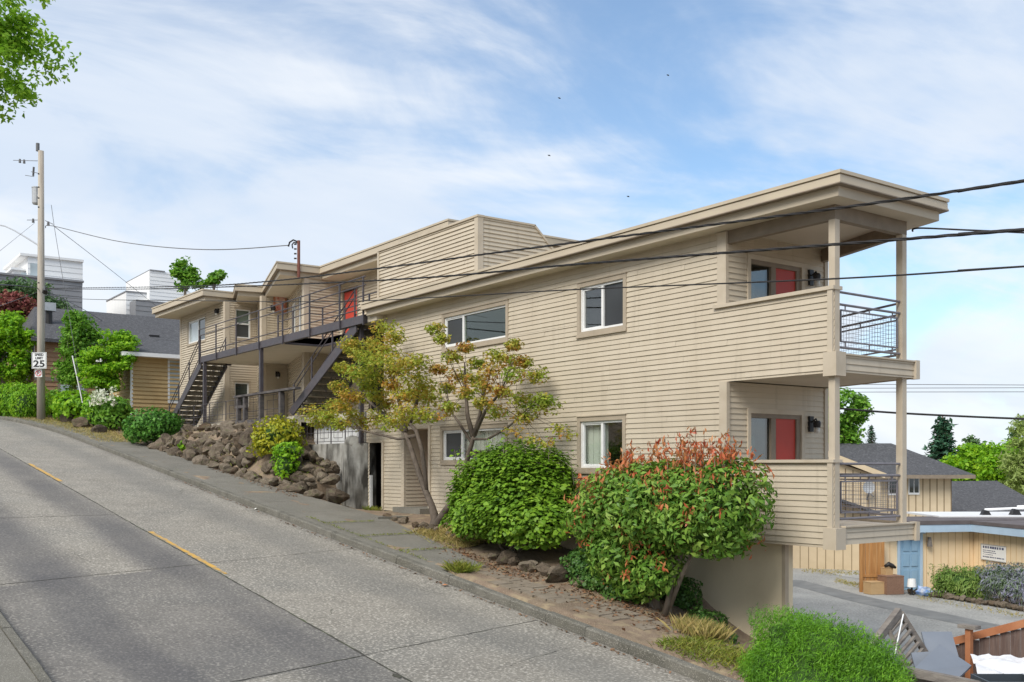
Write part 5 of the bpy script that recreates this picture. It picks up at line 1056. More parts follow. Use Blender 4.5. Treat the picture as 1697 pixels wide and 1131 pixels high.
# ================================================================== NEIGHBOURS, RIGHT AND BELOW
M_board = mat('tan_board', (.56, .45, .30), (.62, .50, .34), rough=.8, scale=2.); M_garage = mat('apricot_board', (.74, .57, .36), (.79, .62, .41), rough=.8, scale=1.5); M_blue = mat('blue_paint', (.22, .36, .49), (.27, .41, .54), rough=.6, scale=3.)
M_bluef = mat('pale_blue_fascia', (.42, .54, .66), (.36, .47, .58), rough=.7, scale=2.)
def battens(mb, a, b, z0, z1, gap, w=.05, dpt=.03, mi=0, top=None):
    a, b = np.array(a), np.array(b); L = np.linalg.norm(b-a); d = (b-a)/L; n = int(L/gap)
    for i in range(n+1): u = i*gap; mb.obox(tuple(a), tuple(d), u, u+w, 0, dpt, z0, z1 if top is None else top(u), mi)
M_groove = mat('board_groove', (.20, .145, .085), rough=.9)
def P2(px, D): q = at(px, 770, D); return (q[0], q[1])
def Zp(py, D): return float(1.31+(HZ_-py)/F_*D)
# tan house with hip roof
Dh = 60.; a, b = np.array(P2(1330, Dh)), np.array(P2(1577, Dh)); d = (b-a)/np.linalg.norm(b-a); L = float(np.linalg.norm(b-a)); n_ = np.array([d[1], -d[0]])
ze = Zp(787, Dh); zbk = Zp(850, Dh)-1.5; t = thing('tan_house', 'tan board and batten house with dark hipped roof beyond the balconies', 'house', (*a, zbk))
mb = MB(); mb.obox(tuple(a), tuple(d), 0, L, -9, 0, zbk, ze); battens(mb, a, b, zbk, ze, .42, .05, .012, 1); obj('wall', mb, [M_board, M_groove], t)
mb = MB(); ea, eb = a-d*.8+n_*.9, b+d*1.0+n_*.9; zr = Zp(735, Dh+5); ra, rb = np.array(P2(1330, Dh+5)), np.array(P2(1477, Dh+5))
bk = -n_*11; mb.add([(*ea, ze), (*eb, ze), (*rb, zr), (*ra, zr), (*(eb+bk), ze), (*(ea+bk), ze)], [(0, 1, 2, 3), (1, 4, 2), (4, 5, 3, 2)]); rf = obj('roof', mb, M_shing, t)
mb = MB(); mb.obox(tuple(ea), tuple(d), 0, float(np.linalg.norm(eb-ea)), -.03, .04, ze-.22, ze-.005); mb.obox(tuple(ea), tuple(d), .1, float(np.linalg.norm(eb-ea))-.05, -.9, -.04, ze-.16, ze-.1); obj('gutter', mb, M_brown, rf)
# front gable wing on the left of it
Dg = 56.; ga, gb, gt = P2(1300, Dg), P2(1460, Dg), P2(1335, Dg); zg0 = Zp(790, Dg); zg1 = Zp(740, Dg); mb = MB()
mb.obox(ga, tuple(d), 0, float(np.linalg.norm(np.array(gb)-np.array(ga))), -4, 0, zbk, zg0); battens(mb, ga, gb, zbk, zg1, .42, .05, .012, 1, top=lambda u: min(zg0+.05+max(0, (4.9-u))*.26, zg1)); mb.add([(*ga, zg0), (*gb, zg0), (*ga, zg1)], [(0, 1, 2)]); obj('gable_wall', mb, [M_board, M_groove], t)
mb = MB(); q0, q1 = np.array(at(1335, 738, Dg-.4)), np.array(at(1467, 789, Dg-.4)); mb.beam(q0, q1, .12, .28); gbm = obj('rake_board', mb, M_board, t)
mb = MB(); q2, q3 = q0+np.append(-n_*5, 0), q1+np.append(-n_*5, 0); up_ = np.array([0, 0, .17]); mb.add([q0+up_, q1+up_, q3+up_, q2+up_], [(0, 1, 2, 3)]); obj('gable_roof', mb, M_shing, t)
q0, q1 = np.array(at(1340, 812, Dg-.6)), np.array(at(1452, 850, Dg-.6)); mb = MB(); mb.beam(q0, q1, 1.2, .12); obj('lower_roof', mb, M_shing, t)
for (x0, x1, y0, y1) in ((1471, 1500, 788, 821), (1505, 1523, 788, 820)):
    A = np.array(P2(x0, Dh)); w = float(np.linalg.norm(np.array(P2(x1, Dh))-A)); z0, z1 = Zp(y1, Dh), Zp(y0, Dh)
    mb = MB(); mb.obox(tuple(A), tuple(d), 0, w, .0, .07, z0, z1); wn = obj('window', mb, M_vinyl, t)
    for k in range(2): mb = MB(); mb.obox(tuple(A), tuple(d), w*(.08+.46*k), w*(.46+.46*k), .06, .08, z0+.12, z1-.12); obj('pane', mb, G_dark, wn)
q = np.array(at(1440, 808, Dg-.5)); mb = MB(); fr = []
for k in range(16): a_ = 2*math.pi*k/16; fr.append(tuple(q+RT*math.cos(a_)*.34+UP*math.sin(a_)*.34))
mb.add(fr+[tuple(q+FW*.1)], [(k, (k+1) % 16, 16) for k in range(16)]); ts = thing('satellite_dish', 'pale round satellite dish on the gable wall of the tan house', 'dish', tuple(q)); obj('dish', mb, M_galv, ts, smooth=True)
mb = MB(); mb.tube([tuple(q-UP*.3), tuple(q-UP*.7+FW*.3)], .05, 6); mb.tube([tuple(q-UP*.3), tuple(q-UP*.5-FW*.3+RT*.15)], .03, 6); obj('bracket', mb, M_wireg, ts)
# low dark roofed house
Dl = 68.; t = thing('low_house', 'low house of which only the broad dark shingle roof shows right of the tan house', 'house', (*P2(1640, Dl), -3.3)); mb = MB()
e0, e1 = np.array(at(1560, 864, Dl-4)), np.array(at(1775, 864, Dl-4)); r0_, r1_ = np.array(at(1570, 798, Dl+4)), np.array(at(1652, 797, Dl+4)); k0 = e0+FW*12; k1 = e1+FW*12
mb.add([e0, e1, r1_, r0_, k1, k0], [(0, 1, 2, 3), (1, 4, 2), (4, 5, 3, 2)]); obj('roof', mb, M_shing, t)
mb = MB(); A = e0+RT*.6+FW*.6; w = 6.2; dd = (RT[0], RT[1]); mb.obox((A[0], A[1]), dd, 0, w, -7, 0, -3.6, float(e0[2])-.05); obj('wall', mb, M_board, t)
# apricot garage with flat roof
Dg = 37.4; i0 = np.array(P2(1613, Dg)); dl = np.array(P2(1613, Dg))-np.array(P2(1462, Dg-.8)); Ll = float(np.linalg.norm(dl)); dl = dl/Ll; dr_ = RT[:2]*.17-FW[:2]*.985; dr_ = dr_/np.linalg.norm(dr_); st = i0-dl*Ll
zt_ = Zp(880, Dg); zb_ = -3.3; t = thing('garage', 'apricot vertical board garage with pale blue fascia and flat roof', 'garage', (*i0, zb_)); mb = MB()
mb.obox(tuple(st), tuple(dl), 0, Ll, -1.0, 0, zb_, zt_); battens(mb, st, i0, zb_, zt_, .30, .014, .008, 1); rr = 5.0
mb.obox(tuple(i0), tuple(dr_), 0, rr, -4, 0, zb_, zt_); battens(mb, i0, i0+dr_*rr, zb_, zt_, .30, .014, .008, 1); obj('wall', mb, [M_garage, mat('apricot_groove', (.50, .34, .18), rough=.9)], t)
mb = MB(); mb.obox(tuple(st), tuple(dl), -.3, Ll-.2, .0, .42, zt_+.0, zt_+.27); mb.obox(tuple(i0), tuple(dr_), .1, rr, 0, .40, zt_+.003, zt_+.268); obj('fascia', mb, M_bluef, t)
mb = MB(); mb.obox(tuple(st), tuple(dl), -.3, Ll+3, -2.4, .44, zt_+.275, zt_+.42); mb.obox(tuple(i0), tuple(dr_), .2, rr, -3, .42, zt_+.278, zt_+.40); rf = obj('roof', mb, mat('dark_roll_roof', (.10, .085, .085), (.14, .12, .12), rough=.9, scale=2.), t)
A = np.array(P2(1505, 39.)); mb = MB(); mb.obox(tuple(A), (RT[0], RT[1]), 1.2, 7.5, -3.5, 0, zt_+.40, zt_+.47); obj('white_membrane', mb, M_white, rf)
for (x0, y0, x1, y1) in ((1632, 845, 1800, 838), (1686, 840, 1820, 836)):
    mb = MB(); mb.tube([at(x0, y0, 40.2), at(x1, y1, 40.2)], .05, 8); obj('pipe', mb, M_whitew, rf)
for (x0, y0) in ((1633, 852), (1682, 850)): q = at(x0, y0, 39.8); mb = MB(); mb.hexa([(q[0]+RT[0]*u+FW[0]*v, q[1]+RT[1]*u+FW[1]*v, q[2]+w_) for u, v, w_ in ((-.2, -.15, -.1), (.2, -.15, -.1), (.2, .15, -.1), (-.2, .15, -.1), (-.08, -.1, .16), (.1, -.1, .12), (.1, .1, .12), (-.08, .1, .16))]); obj('pipe_block', mb, M_black, rf)
s0 = float(np.linalg.norm(np.array(P2(1489, Dg-.6))-st)); mb = MB(); mb.obox(tuple(st), tuple(dl), s0-.10, s0+.0, 0, .06, zb_, zb_+2.08); mb.obox(tuple(st), tuple(dl), s0+.82, s0+.92, 0, .06, zb_, zb_+2.08); mb.obox(tuple(st), tuple(dl), s0-.16, s0+1.02, 0, .08, zb_+2.08, zb_+2.2); dfr = obj('door_frame', mb, M_bluef, t)
mb = MB(); mb.obox(tuple(st), tuple(dl), s0, s0+.82, .0, .03, zb_+.03, zb_+2.08)
for k in range(2):
    for (u, v) in ((.15, .75), (.9, 1.35), (1.45, 1.95)): mb.obox(tuple(st), tuple(dl), s0+.12+.34*k, s0+.36+.34*k, .03, .06, zb_+u, zb_+v)
obj('door', mb, M_blue, t)
q = st+dl*(s0+1.15); mb = MB(); mb.tube([(*(q+np.array([dl[1], -dl[0]])*.12), zb_+1.95), (*(q+np.array([dl[1], -dl[0]])*.14), zb_+1.6)], [.06, .1], 8); obj('wall_lamp', mb, M_grayw, t)
ps = i0+dr_*.55; u1 = 1.35; mb = MB(); zs0 = zt_-.98
ts = thing('notice_board', 'white notice board with dark print on the apricot garage wall', 'sign', (*ps, zs0)); mb.obox(tuple(ps), tuple(dr_), 0, u1, .02, .05, zs0, zs0+.52); obj('plate', mb, M_signw, ts)
mb = MB(); mb.obox(tuple(ps), tuple(dr_), 0.0, u1, .018, .058, zs0-.03, zs0); mb.obox(tuple(ps), tuple(dr_), 0.0, u1, .018, .058, zs0+.52, zs0+.55); mb.obox(tuple(ps), tuple(dr_), -.03, 0, .018, .058, zs0-.03, zs0+.55); obj('frame', mb, M_galv, ts)
mb = MB(); g = random.Random(4)      # unreadable rows of print: broken dark dashes
for (v, hh, nn, u0, ue) in ((.40, .085, 9, .06, .94), (.31, .03, 7, .06, .6), (.24, .03, 8, .06, .62), (.17, .022, 6, .06, .5), (.07, .045, 12, .06, .94)):
    u = u0
    for k in range(nn):
        w_ = (ue-u0)/nn; mb.obox(tuple(ps), tuple(dr_), (u+w_*.06)*u1, (u+w_*g.uniform(.6, .92))*u1, .05, .055, zs0+v+g.uniform(0, .008), zs0+v+hh); u += w_
obj('print_rows', mb, mat('print_ink', (.08, .09, .16), rough=.7), ts)
# board fence, gate and clutter by the garage
Df = 45.; a, b = np.array(P2(1270, Df)), np.array(P2(1434, Df-1.4)); dd = (b-a)/np.linalg.norm(b-a); L = float(np.linalg.norm(b-a)); t = thing('board_wall', 'long beige vertical board shed wall at the back of the parking lot', 'shed', (*a, -3.3)); mb = MB(); mb.obox(tuple(a), tuple(dd), 0, L, -2.5, 0, -3.4, Zp(880, Df)); battens(mb, a, b, -3.3, Zp(880, Df), .36, .025, .012, 1); obj('wall', mb, [M_board, M_groove], t)
mb = MB(); mb.obox(tuple(a), tuple(dd), -.2, L+.1, -2.6, .25, Zp(880, Df)+.002, Zp(880, Df)+.15); obj('roof', mb, M_shing, t)
M_cedar = mat('cedar', (.36, .17, .055), (.46, .235, .085), rough=.8, scale=3., stretch=(6, 6, .5), c3=(.24, .10, .03), scale3=2., amt3=.4)
Dc = 36.3; a, b = np.array(P2(1428, Dc)), np.array(P2(1466, Dc)); dd = (b-a)/np.linalg.norm(b-a); w = float(np.linalg.norm(b-a)); t = thing('cedar_gate', 'orange cedar fence panel standing next to the blue door', 'fence panel', (*a, -3.3)); mb = MB(); zc = Zp(897, Dc)
for k in range(6): mb.obox(tuple(a), tuple(dd), w*k/6+.006, w*(k+1)/6-.006, -.02, 0, -3.22, zc)
obj('board', mb, M_cedar, t); mb = MB(); mb.obox(tuple(a), tuple(dd), -.08, .02, -.03, .06, -3.3, zc+.02); mb.obox(tuple(a), tuple(dd), 0, w, 0, .03, -2.75, -2.66); mb.obox(tuple(a), tuple(dd), w*.45, w*.52, 0.0, .02, -2.66, zc); obj('rail', mb, M_cedar, t)
def crate(name, label, cat, pxa, pxb, pyt, pyb, m, dep=.45, D=None, ang=.25, flap=False):
    D = D or 4.585*F_/(pyb-770) ; c = at((pxa+pxb)/2, pyb, D); w = (pxb-pxa)*D/F_*.85; h = (pyb-pyt)*D/F_*.9; dx = RT[:2]*math.cos(ang)+FW[:2]*math.sin(ang); t = thing(name, label, cat, tuple(c)); mb = MB()
    mb.obox((c[0], c[1]), tuple(dx), -w/2, w/2, -dep, 0, c[2], c[2]+h); o = obj('box_body', mb, m, t); 
    mb = MB(); mb.obox((c[0], c[1]), tuple(dx), -w/2-.01, w/2+.01, -dep-.01, .01, c[2]+h, c[2]+h+.025); mb.obox((c[0], c[1]), tuple(dx), -.05, .05, .0, .004, c[2]+h*.5, c[2]+h); obj('lid', mb, m, t); return t, c, h
M_card = mat('cardboard', (.46, .30, .15), (.52, .35, .18), rough=.9, scale=3.); M_wick = mat('wicker', (.20, .11, .075), (.30, .18, .12), rough=.9, scale=26., bump=.8, bscale=45., stretch=(1, 1, 2.5))
crate('cardboard_box', 'brown cardboard box on the pavement in front of the cedar panel', 'box', 1439, 1471, 964, 985.5, M_card)
_, cb_, hb_ = crate('wicker_hamper', 'brown wicker hamper standing before the blue door', 'basket', 1465, 1503, 953, 985.5, M_wick, .55)
t, c2, _h = crate('paper_bag', 'small cardboard carton on top of the wicker hamper', 'box', 1466, 1482, 941, 955.5, M_card, .3, D=35.9)
mb = MB(); q = at(1473, 939, 35.9); mb.tube([q-RT*.15, q+UP*.08, q+RT*.12+UP*.02, q+RT*.25-UP*.05], [.05, .09, .08, .04], 8); tag(obj('black_bag', mb, M_black, smooth=True), 'crumpled black bag lying on the small carton', 'bag')
q = at(1511, 976, 35.5); t = thing('lamp', 'white table lamp shade standing beside the wicker hamper', 'lamp', (q[0], q[1], -3.28)); mb = MB(); mb.tube([(q[0], q[1], -3.0), (q[0], q[1], -2.72)], [.16, .13], 14, caps=False); obj('lamp_shade', mb, M_signw, t); mb = MB(); mb.tube([(q[0], q[1], -3.28), (q[0], q[1], -3.24), (q[0], q[1], -2.8)], [.1, .04, .03], 8); obj('lamp_base', mb, M_black, t)
q = at(1530, 981, 35.3); mb = MB(); V, Fc, m = core((q[0], q[1], -3.14), (.30, .22, .20), seed=8, lump=.45, sub=2); mb.add(V.tolist(), Fc.tolist()); tag(obj('plastic_bag', mb, mat('blue_bag', (.05, .20, .55), (.55, .6, .7), rough=.4, scale=6.)), 'crumpled blue and white plastic bag by the planter stones', 'bag')
# planter: stones, rosemary and lavender
for k in range(26):
    f = k/25; p = at(1508+(1750-1508)*f, 985+(1024-985)*f, 35.8+(30.2-35.8)*f); o = bpy.data.objects.new('edging_stone', random.choice(RM)); C.objects.link(o); o.location = (p[0], p[1], -3.2); o.scale = (.21, .13, .13); o.rotation_euler = (0, 0, random.uniform(0, 3)); tag(o, 'grey brown edging stone in the row bordering the planter by the garage', 'stone', 'planter edging stones')
L_rose = leafmat('rosemary', [(0.075, 0.150, 0.026), (0.135, 0.240, 0.039), (0.210, 0.315, 0.065), (0.300, 0.360, 0.104)], transl=.2); L_lav = leafmat('lavender', [(0.120, 0.180, 0.084), (0.180, 0.240, 0.140), (0.255, 0.255, 0.336), (0.315, 0.300, 0.448)], transl=.2)
q = at(1590, 975, 34.6); shrub('rosemary', 'sprawling green rosemary in the planter before the garage', 'shrub', (q[0], q[1], -3.25), [((q[0], q[1], -2.85), (1.0, .7, .55)), (tuple(at(1620, 965, 34.8)), (.8, .6, .5)), (tuple(at(1572, 962, 34.8)), (.5, .5, .42))], 6500, .17, L_rose, .16, .5, .55, .25, seed=71, updir=(.2, 0, .8), corek=.6)
q = at(1672, 975, 33.2); shrub('lavender', 'grey green lavender with bluish spikes right of the rosemary', 'shrub', (q[0], q[1], -3.25), [((q[0], q[1], -2.75), (.9, .7, .58)), (tuple(at(1715, 965, 33)), (1.0, .7, .7)), (tuple(at(1655, 955, 33.8)), (.6, .5, .45))], 6500, .17, L_lav, .16, .5, .55, .25, seed=72, updir=(.1, 0, .9), corek=.6)
# foreground clutter by the lower fence
M_fence = mat('dark_fence_wood', (.10, .065, .055), (.17, .115, .095), rough=.95, scale=4., stretch=(8, 8, .6), c3=(.23, .19, .17), scale3=3., amt3=.5, bump=.4, bscale=40.)
M_rust = mat('stained_cedar', (.33, .125, .055), (.42, .18, .085), rough=.8, scale=3.)
f0, f1 = np.array(at(1540, 1068, 14.4)), np.array(at(1760, 1012, 13.6)); dd = (f1-f0)[:2]; L = float(np.linalg.norm(dd)); dd /= L
t = thing('board_fence', 'dark weathered board fence with an orange cap rail at the lower right corner', 'fence', (f0[0], f0[1], f0[2]-1.3)); slope = (f1[2]-f0[2])/L
for k in range(int(L/.13)): mb = MB(); u = k*.13; z = f0[2]+slope*u-.07+random.uniform(-.01, .0); mb.obox(tuple(f0[:2]), tuple(dd), u+.001, u+.128, -.02, random.uniform(0, .008), z-1.15, z); obj('board', mb, M_fence, t)
mb = MB(); A = f0+np.array([dd[1], -dd[0], 0])*.03; E1 = f1+np.array([dd[1], -dd[0], 0])*.03; mb.beam(A-UP*.04, E1-UP*.04, .04, .10); obj('cap_rail', mb, M_rust, t)
q = np.array(at(1606, 1042, 13.9)); mb = MB(); mb.box(q[0]-.038, q[0]+.038, q[1]-.038, q[1]+.038, q[2]-1.2, q[2]+.0); obj('post', mb, M_rust, t); mb = MB(); mb.box(q[0]-.13, q[0]+.13, q[1]-.07, q[1]+.07, q[2], q[2]+.05); obj('post_cap', mb, M_grayw, t)
# leaning slatted pallet
def P3(px, py, D): return Vector(at(px, py, D))
t = thing('pallet', 'weathered grey wooden pallet frame leaning at an angle beside the juniper', 'pallet', tuple(at(1490, 1120, 13.2)))
mb = MB(); mb.beam(P3(1490, 1013, 13.5), P3(1440, 1078, 13.0), .08, .10); obj('rail', mb, M_grayw, t)
mb = MB(); mb.beam(P3(1492, 1016, 13.5), P3(1537, 1088, 13.6), .07, .07); mb.beam(P3(1473, 1045, 13.3), P3(1508, 1118, 13.2), .09, .05); obj('rail', mb, M_grayw, t)
for k in range(7): f = k/6; a = P3(1496+40*f, 1024+62*f, 13.48); b = P3(1474+33*f, 1050+68*f, 13.28); mb = MB(); mb.beam(a, b, .045, .03); obj('slat', mb, M_grayw, t)
mb = MB(); mb.tube([P3(1497, 1018, 13.3), P3(1488, 1060, 13.1), P3(1480, 1100, 12.9)], .009, 5); tag(obj('cord', mb, M_signw), 'white cord hanging over the wooden pallet', 'cord')
M_slate = mat('grey_panel', (.16, .18, .215), (.19, .21, .245), rough=.55, scale=1.5)
def panel(label, q, th=.03):
    P = [Vector(at(*p)) for p in q]; n = (P[1]-P[0]).cross(P[3]-P[0]).normalized()*th; mb = MB(); mb.hexa([p for p in P]+[p+n for p in P]); return tag(obj('panel', mb, M_slate), label, 'panel')
panel('slate grey flat panel leaning upright against the board fence', [(1527, 1047, 13.9), (1577, 1047, 13.9), (1592, 1100, 13.5), (1542, 1104, 13.5)])
panel('slate grey flat panel standing half hidden behind the lowest one', [(1510, 1082, 13.3), (1540, 1080, 13.3), (1560, 1125, 13.0), (1520, 1120, 13.0)])
panel('large slate grey panel lying tilted in front, corner pointing up', [(1510, 1113, 12.7), (1557, 1068, 13.4), (1610, 1103, 13.1), (1588, 1124, 12.5)])
mb = MB(); mb.beam(P3(1480, 1108, 12.4), P3(1690, 1150, 12.0), .12, .10); mb.beam(P3(1480, 1120, 12.5), P3(1690, 1162, 12.1), .04, .22); tag(obj('timber_edge', mb, M_grayw), 'grey timber edging board across the bottom right foreground', 'timber')
V = []; n1, n2 = 26, 16; c00, c10, c01, c11 = [Vector(at(*q)) for q in ((1608, 1084, 13.5), (1760, 1092, 13.5), (1622, 1122, 12.7), (1770, 1128, 12.6))]
for i in range(n1):
    for j in range(n2):
        u, v_ = i/(n1-1), j/(n2-1); p = c00.lerp(c10, u).lerp(c01.lerp(c11, u), v_); h = .09*noise.noise(Vector((u*5, v_*4, 1)))+.05*abs(noise.noise(Vector((u*13, v_*9, 5)))); V.append((p.x, p.y, p.z+h-.10*(u > .3)*v_*v_))
Ii = np.arange(n1*n2).reshape(n1, n2); Ft = np.stack([Ii[:-1, :-1], Ii[1:, :-1], Ii[1:, 1:], Ii[:-1, 1:]], -1).reshape(-1, 4)
tag(obj('tarp', (np.array(V), Ft, np.zeros(len(Ft), int)), mat('tarp_white', (.62, .62, .64), (.76, .76, .77), rough=.5, scale=4.), smooth=True), 'white crumpled tarp lying on the clutter in the corner', 'tarp')
t = thing('plastic_bin', 'dark grey plastic tote bin under the white tarp', 'bin', tuple(at(1660, 1130, 12.2))); mb = MB(); c = np.array(at(1668, 1124, 12.15)); w, dp, h = .32, .25, .3
for k, (u0, u1, v0, v1) in enumerate(((-w, w, -dp, -dp+.02), (-w, w, dp-.02, dp), (-w, -w+.02, -dp+.02, dp-.02), (w-.02, w, -dp+.02, dp-.02))): mb.obox((c[0], c[1]), (RT[0], RT[1]), u0, u1, v0, v1, c[2]-h, c[2])
mb.obox((c[0], c[1]), (RT[0], RT[1]), -w, w, -dp, dp, c[2]-h-.02, c[2]-h); obj('tub', mb, mat('bin_plastic', (.05, .06, .07), rough=.4), t)
mb = MB()
for k in range(12): mb.obox((c[0], c[1]), (RT[0], RT[1]), -w+.03+.05*k, -w+.055+.05*k, dp, dp+.015, c[2]-h+.05, c[2]-.08)
mb.obox((c[0], c[1]), (RT[0], RT[1]), -w-.02, w+.02, dp, dp+.03, c[2]-.04, c[2]+.01); obj('rim', mb, mat('bin_plastic', (.05, .06, .07)), t)
# ---- trees right
pxtree('maple_tree', 'loose broadleaf tree seen between the balcony wall and the front post', 1382, 700, 90, 110, 66, 830, 9000, .27, L_mid, [(1418, 690, 46, 70), (1360, 660, 60, 60), (1400, 735, 70, 50), (1425, 668, 24, 30)], seed=81, nclump=110, cr=.6, hollow=.3)
def fir(name, label, px, pyt, pyb, w, D, n, seed, lm=L_fir):
    b = at(px, pyb, D); tp = at(px, pyt, D); H_ = tp[2]-b[2]; R0 = w/2*D/F_; t = thing(name, label, 'tree', tuple(b)); g = np.random.default_rng(seed); P = []; N = []; mb = MB(); mb.tube([b, tp], [R0*.09, R0*.015], 7)
    nb = int(54); 
    for i in range(nb):
        f = (i/nb)**.9; z = b[2]+H_*(.06+.93*f); r = R0*(1-f)**.85*g.uniform(.6, 1.12)+.05*R0
        for k in range(g.integers(3, 6)):
            a = g.uniform(0, 6.28); e = np.array([b[0]+r*math.cos(a), b[1]+r*math.sin(a), z-r*.22]); s = np.array([b[0], b[1], z]); mb.tube([s, (s+e)/2+UP*r*.06, e], [R0*.018, R0*.012, R0*.005], 4)
            m = max(6, int(n*r/R0/nb/3.)); u = g.random(m)**.7; q = s+(e-s)*u[:, None]+g.normal(0, .05*R0, (m, 3))*np.array([1, 1, .5]); q[:, 2] -= g.random(m)*.07*R0; P.append(q); N.append(np.tile([0, 0, 1.], (m, 1)))
    obj('crown', leaves(np.concatenate(P), np.concatenate(N), R0*.15, .34, .5), lm, t); obj('trunk', mb, M_barkd, t, smooth=True)
fir('fir_tree', 'tall dark conifer rising behind the tan house roof', 1562, 688, 880, 150, 95, 11000, 82)
fir('fir_tree', 'small pointed bluish conifer behind the tan house ridge', 1444, 704, 800, 56, 130, 2600, 83)
pxtree('bright_tree', 'lime green tree at the right end of the tan roof', 1610, 775, 80, 70, 88, 850, 4600, .42, L_brt, [(1640, 790, 60, 50)], seed=84, nclump=60, cr=.85)
pxtree('bright_tree', 'mid green tree behind the low dark roof', 1655, 785, 70, 60, 100, 860, 3600, .45, L_mid, [(1630, 800, 60, 50)], seed=85, nclump=50, cr=.9)
pxtree('willow_tree', 'yellowish drooping willow at the right edge of the frame', 1694, 780, 56, 90, 80, 860, 5200, .4, leafmat('willow_leaf', [(.24, .34, .08), (.32, .42, .11), (.40, .48, .17)], transl=.4), [(1700, 720, 40, 60)], seed=86, nclump=60, cr=.8, aspect=.25)
pxtree('bright_tree', 'broad light green tree left of the willow at the right edge', 1660, 765, 70, 66, 84, 860, 5200, .36, L_brt, [(1640, 780, 50, 50), (1680, 790, 60, 50)], seed=184, nclump=70, cr=.8)
pxtree('bright_tree', 'dark green tree mass right behind the conifer', 1600, 785, 60, 50, 98, 860, 3600, .42, L_mid, [(1580, 795, 40, 36), (1625, 770, 40, 40)], seed=185, nclump=50, cr=.85)
pxtree('bright_tree', 'low light green tree between the conifer and the low dark roof', 1625, 770, 90, 50, 92, 860, 5200, .34, L_brt, [(1600, 760, 40, 40), (1660, 760, 50, 44), (1690, 750, 50, 50)], seed=186, nclump=80, cr=.75)
pxtree('thin_tree', 'thin sparse tree top above the green trees near the right edge', 1680, 730, 22, 36, 105, 800, 260, .4, L_far, seed=87, nclump=14, cr=.6)
pxtree('thin_tree', 'pale sparse tree top between the conifer and the willow', 1608, 742, 34, 40, 110, 800, 500, .4, L_far, seed=88, nclump=14, cr=.7)
P, N = clump_points([at(px, 788+random.uniform(-14, 10), 190+random.uniform(-30, 40)) for px in range(1320, 1960, 9)], [random.uniform(2.2, 4.2) for _ in range(72)], 90, 9, (1, 1, .9))
o = obj('distant_wood', leaves(P, N, 1.1, .7, .6), L_far); tag(o, 'hazy distant wood along the horizon at the right', 'wood', kind='stuff')
# trees and a house across the street, behind the camera: they stand in the window reflections
for i, (x, y) in enumerate(((-9, -35), (-1, -38), (-16, -39), (4, -36), (-24, -37))):
    tree('street_side_tree', ('broad tree across the street at its middle', 'tall tree across the street behind the others', 'rounded tree across the street uphill of the middle', 'tree across the street at its downhill end', 'tree across the street at its uphill end')[i], (x, y, gz(x, y)), (x, y, 12), [((x, y, 9.0), (4.6, 3.0, 7.2))], 5200, .62, L_mid, r0=.3, seed=120+i, nclump=110, clump_r=1.5, hollow=.1)
# ================================================================== SKY, SUN, CAMERA
SUN_EL, SUN_AZ = 43., -72.     # azimuth measured from +X, counter-clockwise
w = bpy.data.worlds.new('World'); sc.world = w; w.use_nodes = True; t = w.node_tree; t.nodes.clear(); L = t.links.new
out = nd(t, 'ShaderNodeOutputWorld'); bg = nd(t, 'ShaderNodeBackground'); sky = nd(t, 'ShaderNodeTexSky'); sky.sky_type = 'NISHITA'; sky.sun_disc = False
sky.sun_elevation = R_(SUN_EL); sky.sun_rotation = R_(90-SUN_AZ); sky.altitude = 60; sky.air_density = 1.0; sky.dust_density = .6; sky.ozone_density = 1.2
SKY_STR = .096
tc = nd(t, 'ShaderNodeTexCoord'); sp = nd(t, 'ShaderNodeSeparateXYZ'); L(tc.outputs['Generated'], sp.inputs[0])
def wm(op, a, b=None, c=None):
    n = nd(t, 'ShaderNodeMath', operation=op)
    for i, v in enumerate((a, b, c)):
        if v is None: continue
        if isinstance(v, (int, float)): n.inputs[i].default_value = v
        else: L(v, n.inputs[i])
    return n.outputs[0]
zc = wm('ADD', wm('MAXIMUM', sp.outputs[2], 0.), .24); cmb = nd(t, 'ShaderNodeCombineXYZ'); L(wm('DIVIDE', sp.outputs[0], zc), cmb.inputs[0]); L(wm('DIVIDE', sp.outputs[1], zc), cmb.inputs[1])
def wn(scale, det, rough, rot, st, lo, hi, loc=(0, 0, 0), dist=.6):
    mp_ = nd(t, 'ShaderNodeMapping'); mp_.inputs['Rotation'].default_value = (0, 0, R_(rot)); mp_.inputs['Scale'].default_value = st; mp_.inputs['Location'].default_value = loc; L(cmb.outputs[0], mp_.inputs['Vector'])
    n = nd(t, 'ShaderNodeTexNoise'); n.inputs['Scale'].default_value = scale; n.inputs['Detail'].default_value = det; n.inputs['Roughness'].default_value = rough; n.inputs['Distortion'].default_value = dist; L(mp_.outputs[0], n.inputs['Vector'])
    r = nd(t, 'ShaderNodeMapRange', interpolation_type='SMOOTHSTEP'); r.inputs[1].default_value = lo; r.inputs[2].default_value = hi; L(n.outputs['Fac'], r.inputs[0]); return r.outputs[0]
big = wn(1.15, 6., .55, 25, (1, .62, 1), .36, .60, (2.1, 1.4, 0)); fine = wn(2.6, 9., .62, -25, (1, .55, 1), .34, .70, (.2, .9, 0), .9)
side = nd(t, 'ShaderNodeMapRange', interpolation_type='SMOOTHSTEP')   # the bank of cloud is thicker up the street than down it
dn = nd(t, 'ShaderNodeVectorMath', operation='DOT_PRODUCT'); dn.inputs[1].default_value = tuple(RT); L(tc.outputs['Generated'], dn.inputs[0]); side.inputs[1].default_value = -.25; side.inputs[2].default_value = .42; side.inputs[3].default_value = .30; side.inputs[4].default_value = -.04; L(dn.outputs['Value'], side.inputs[0])
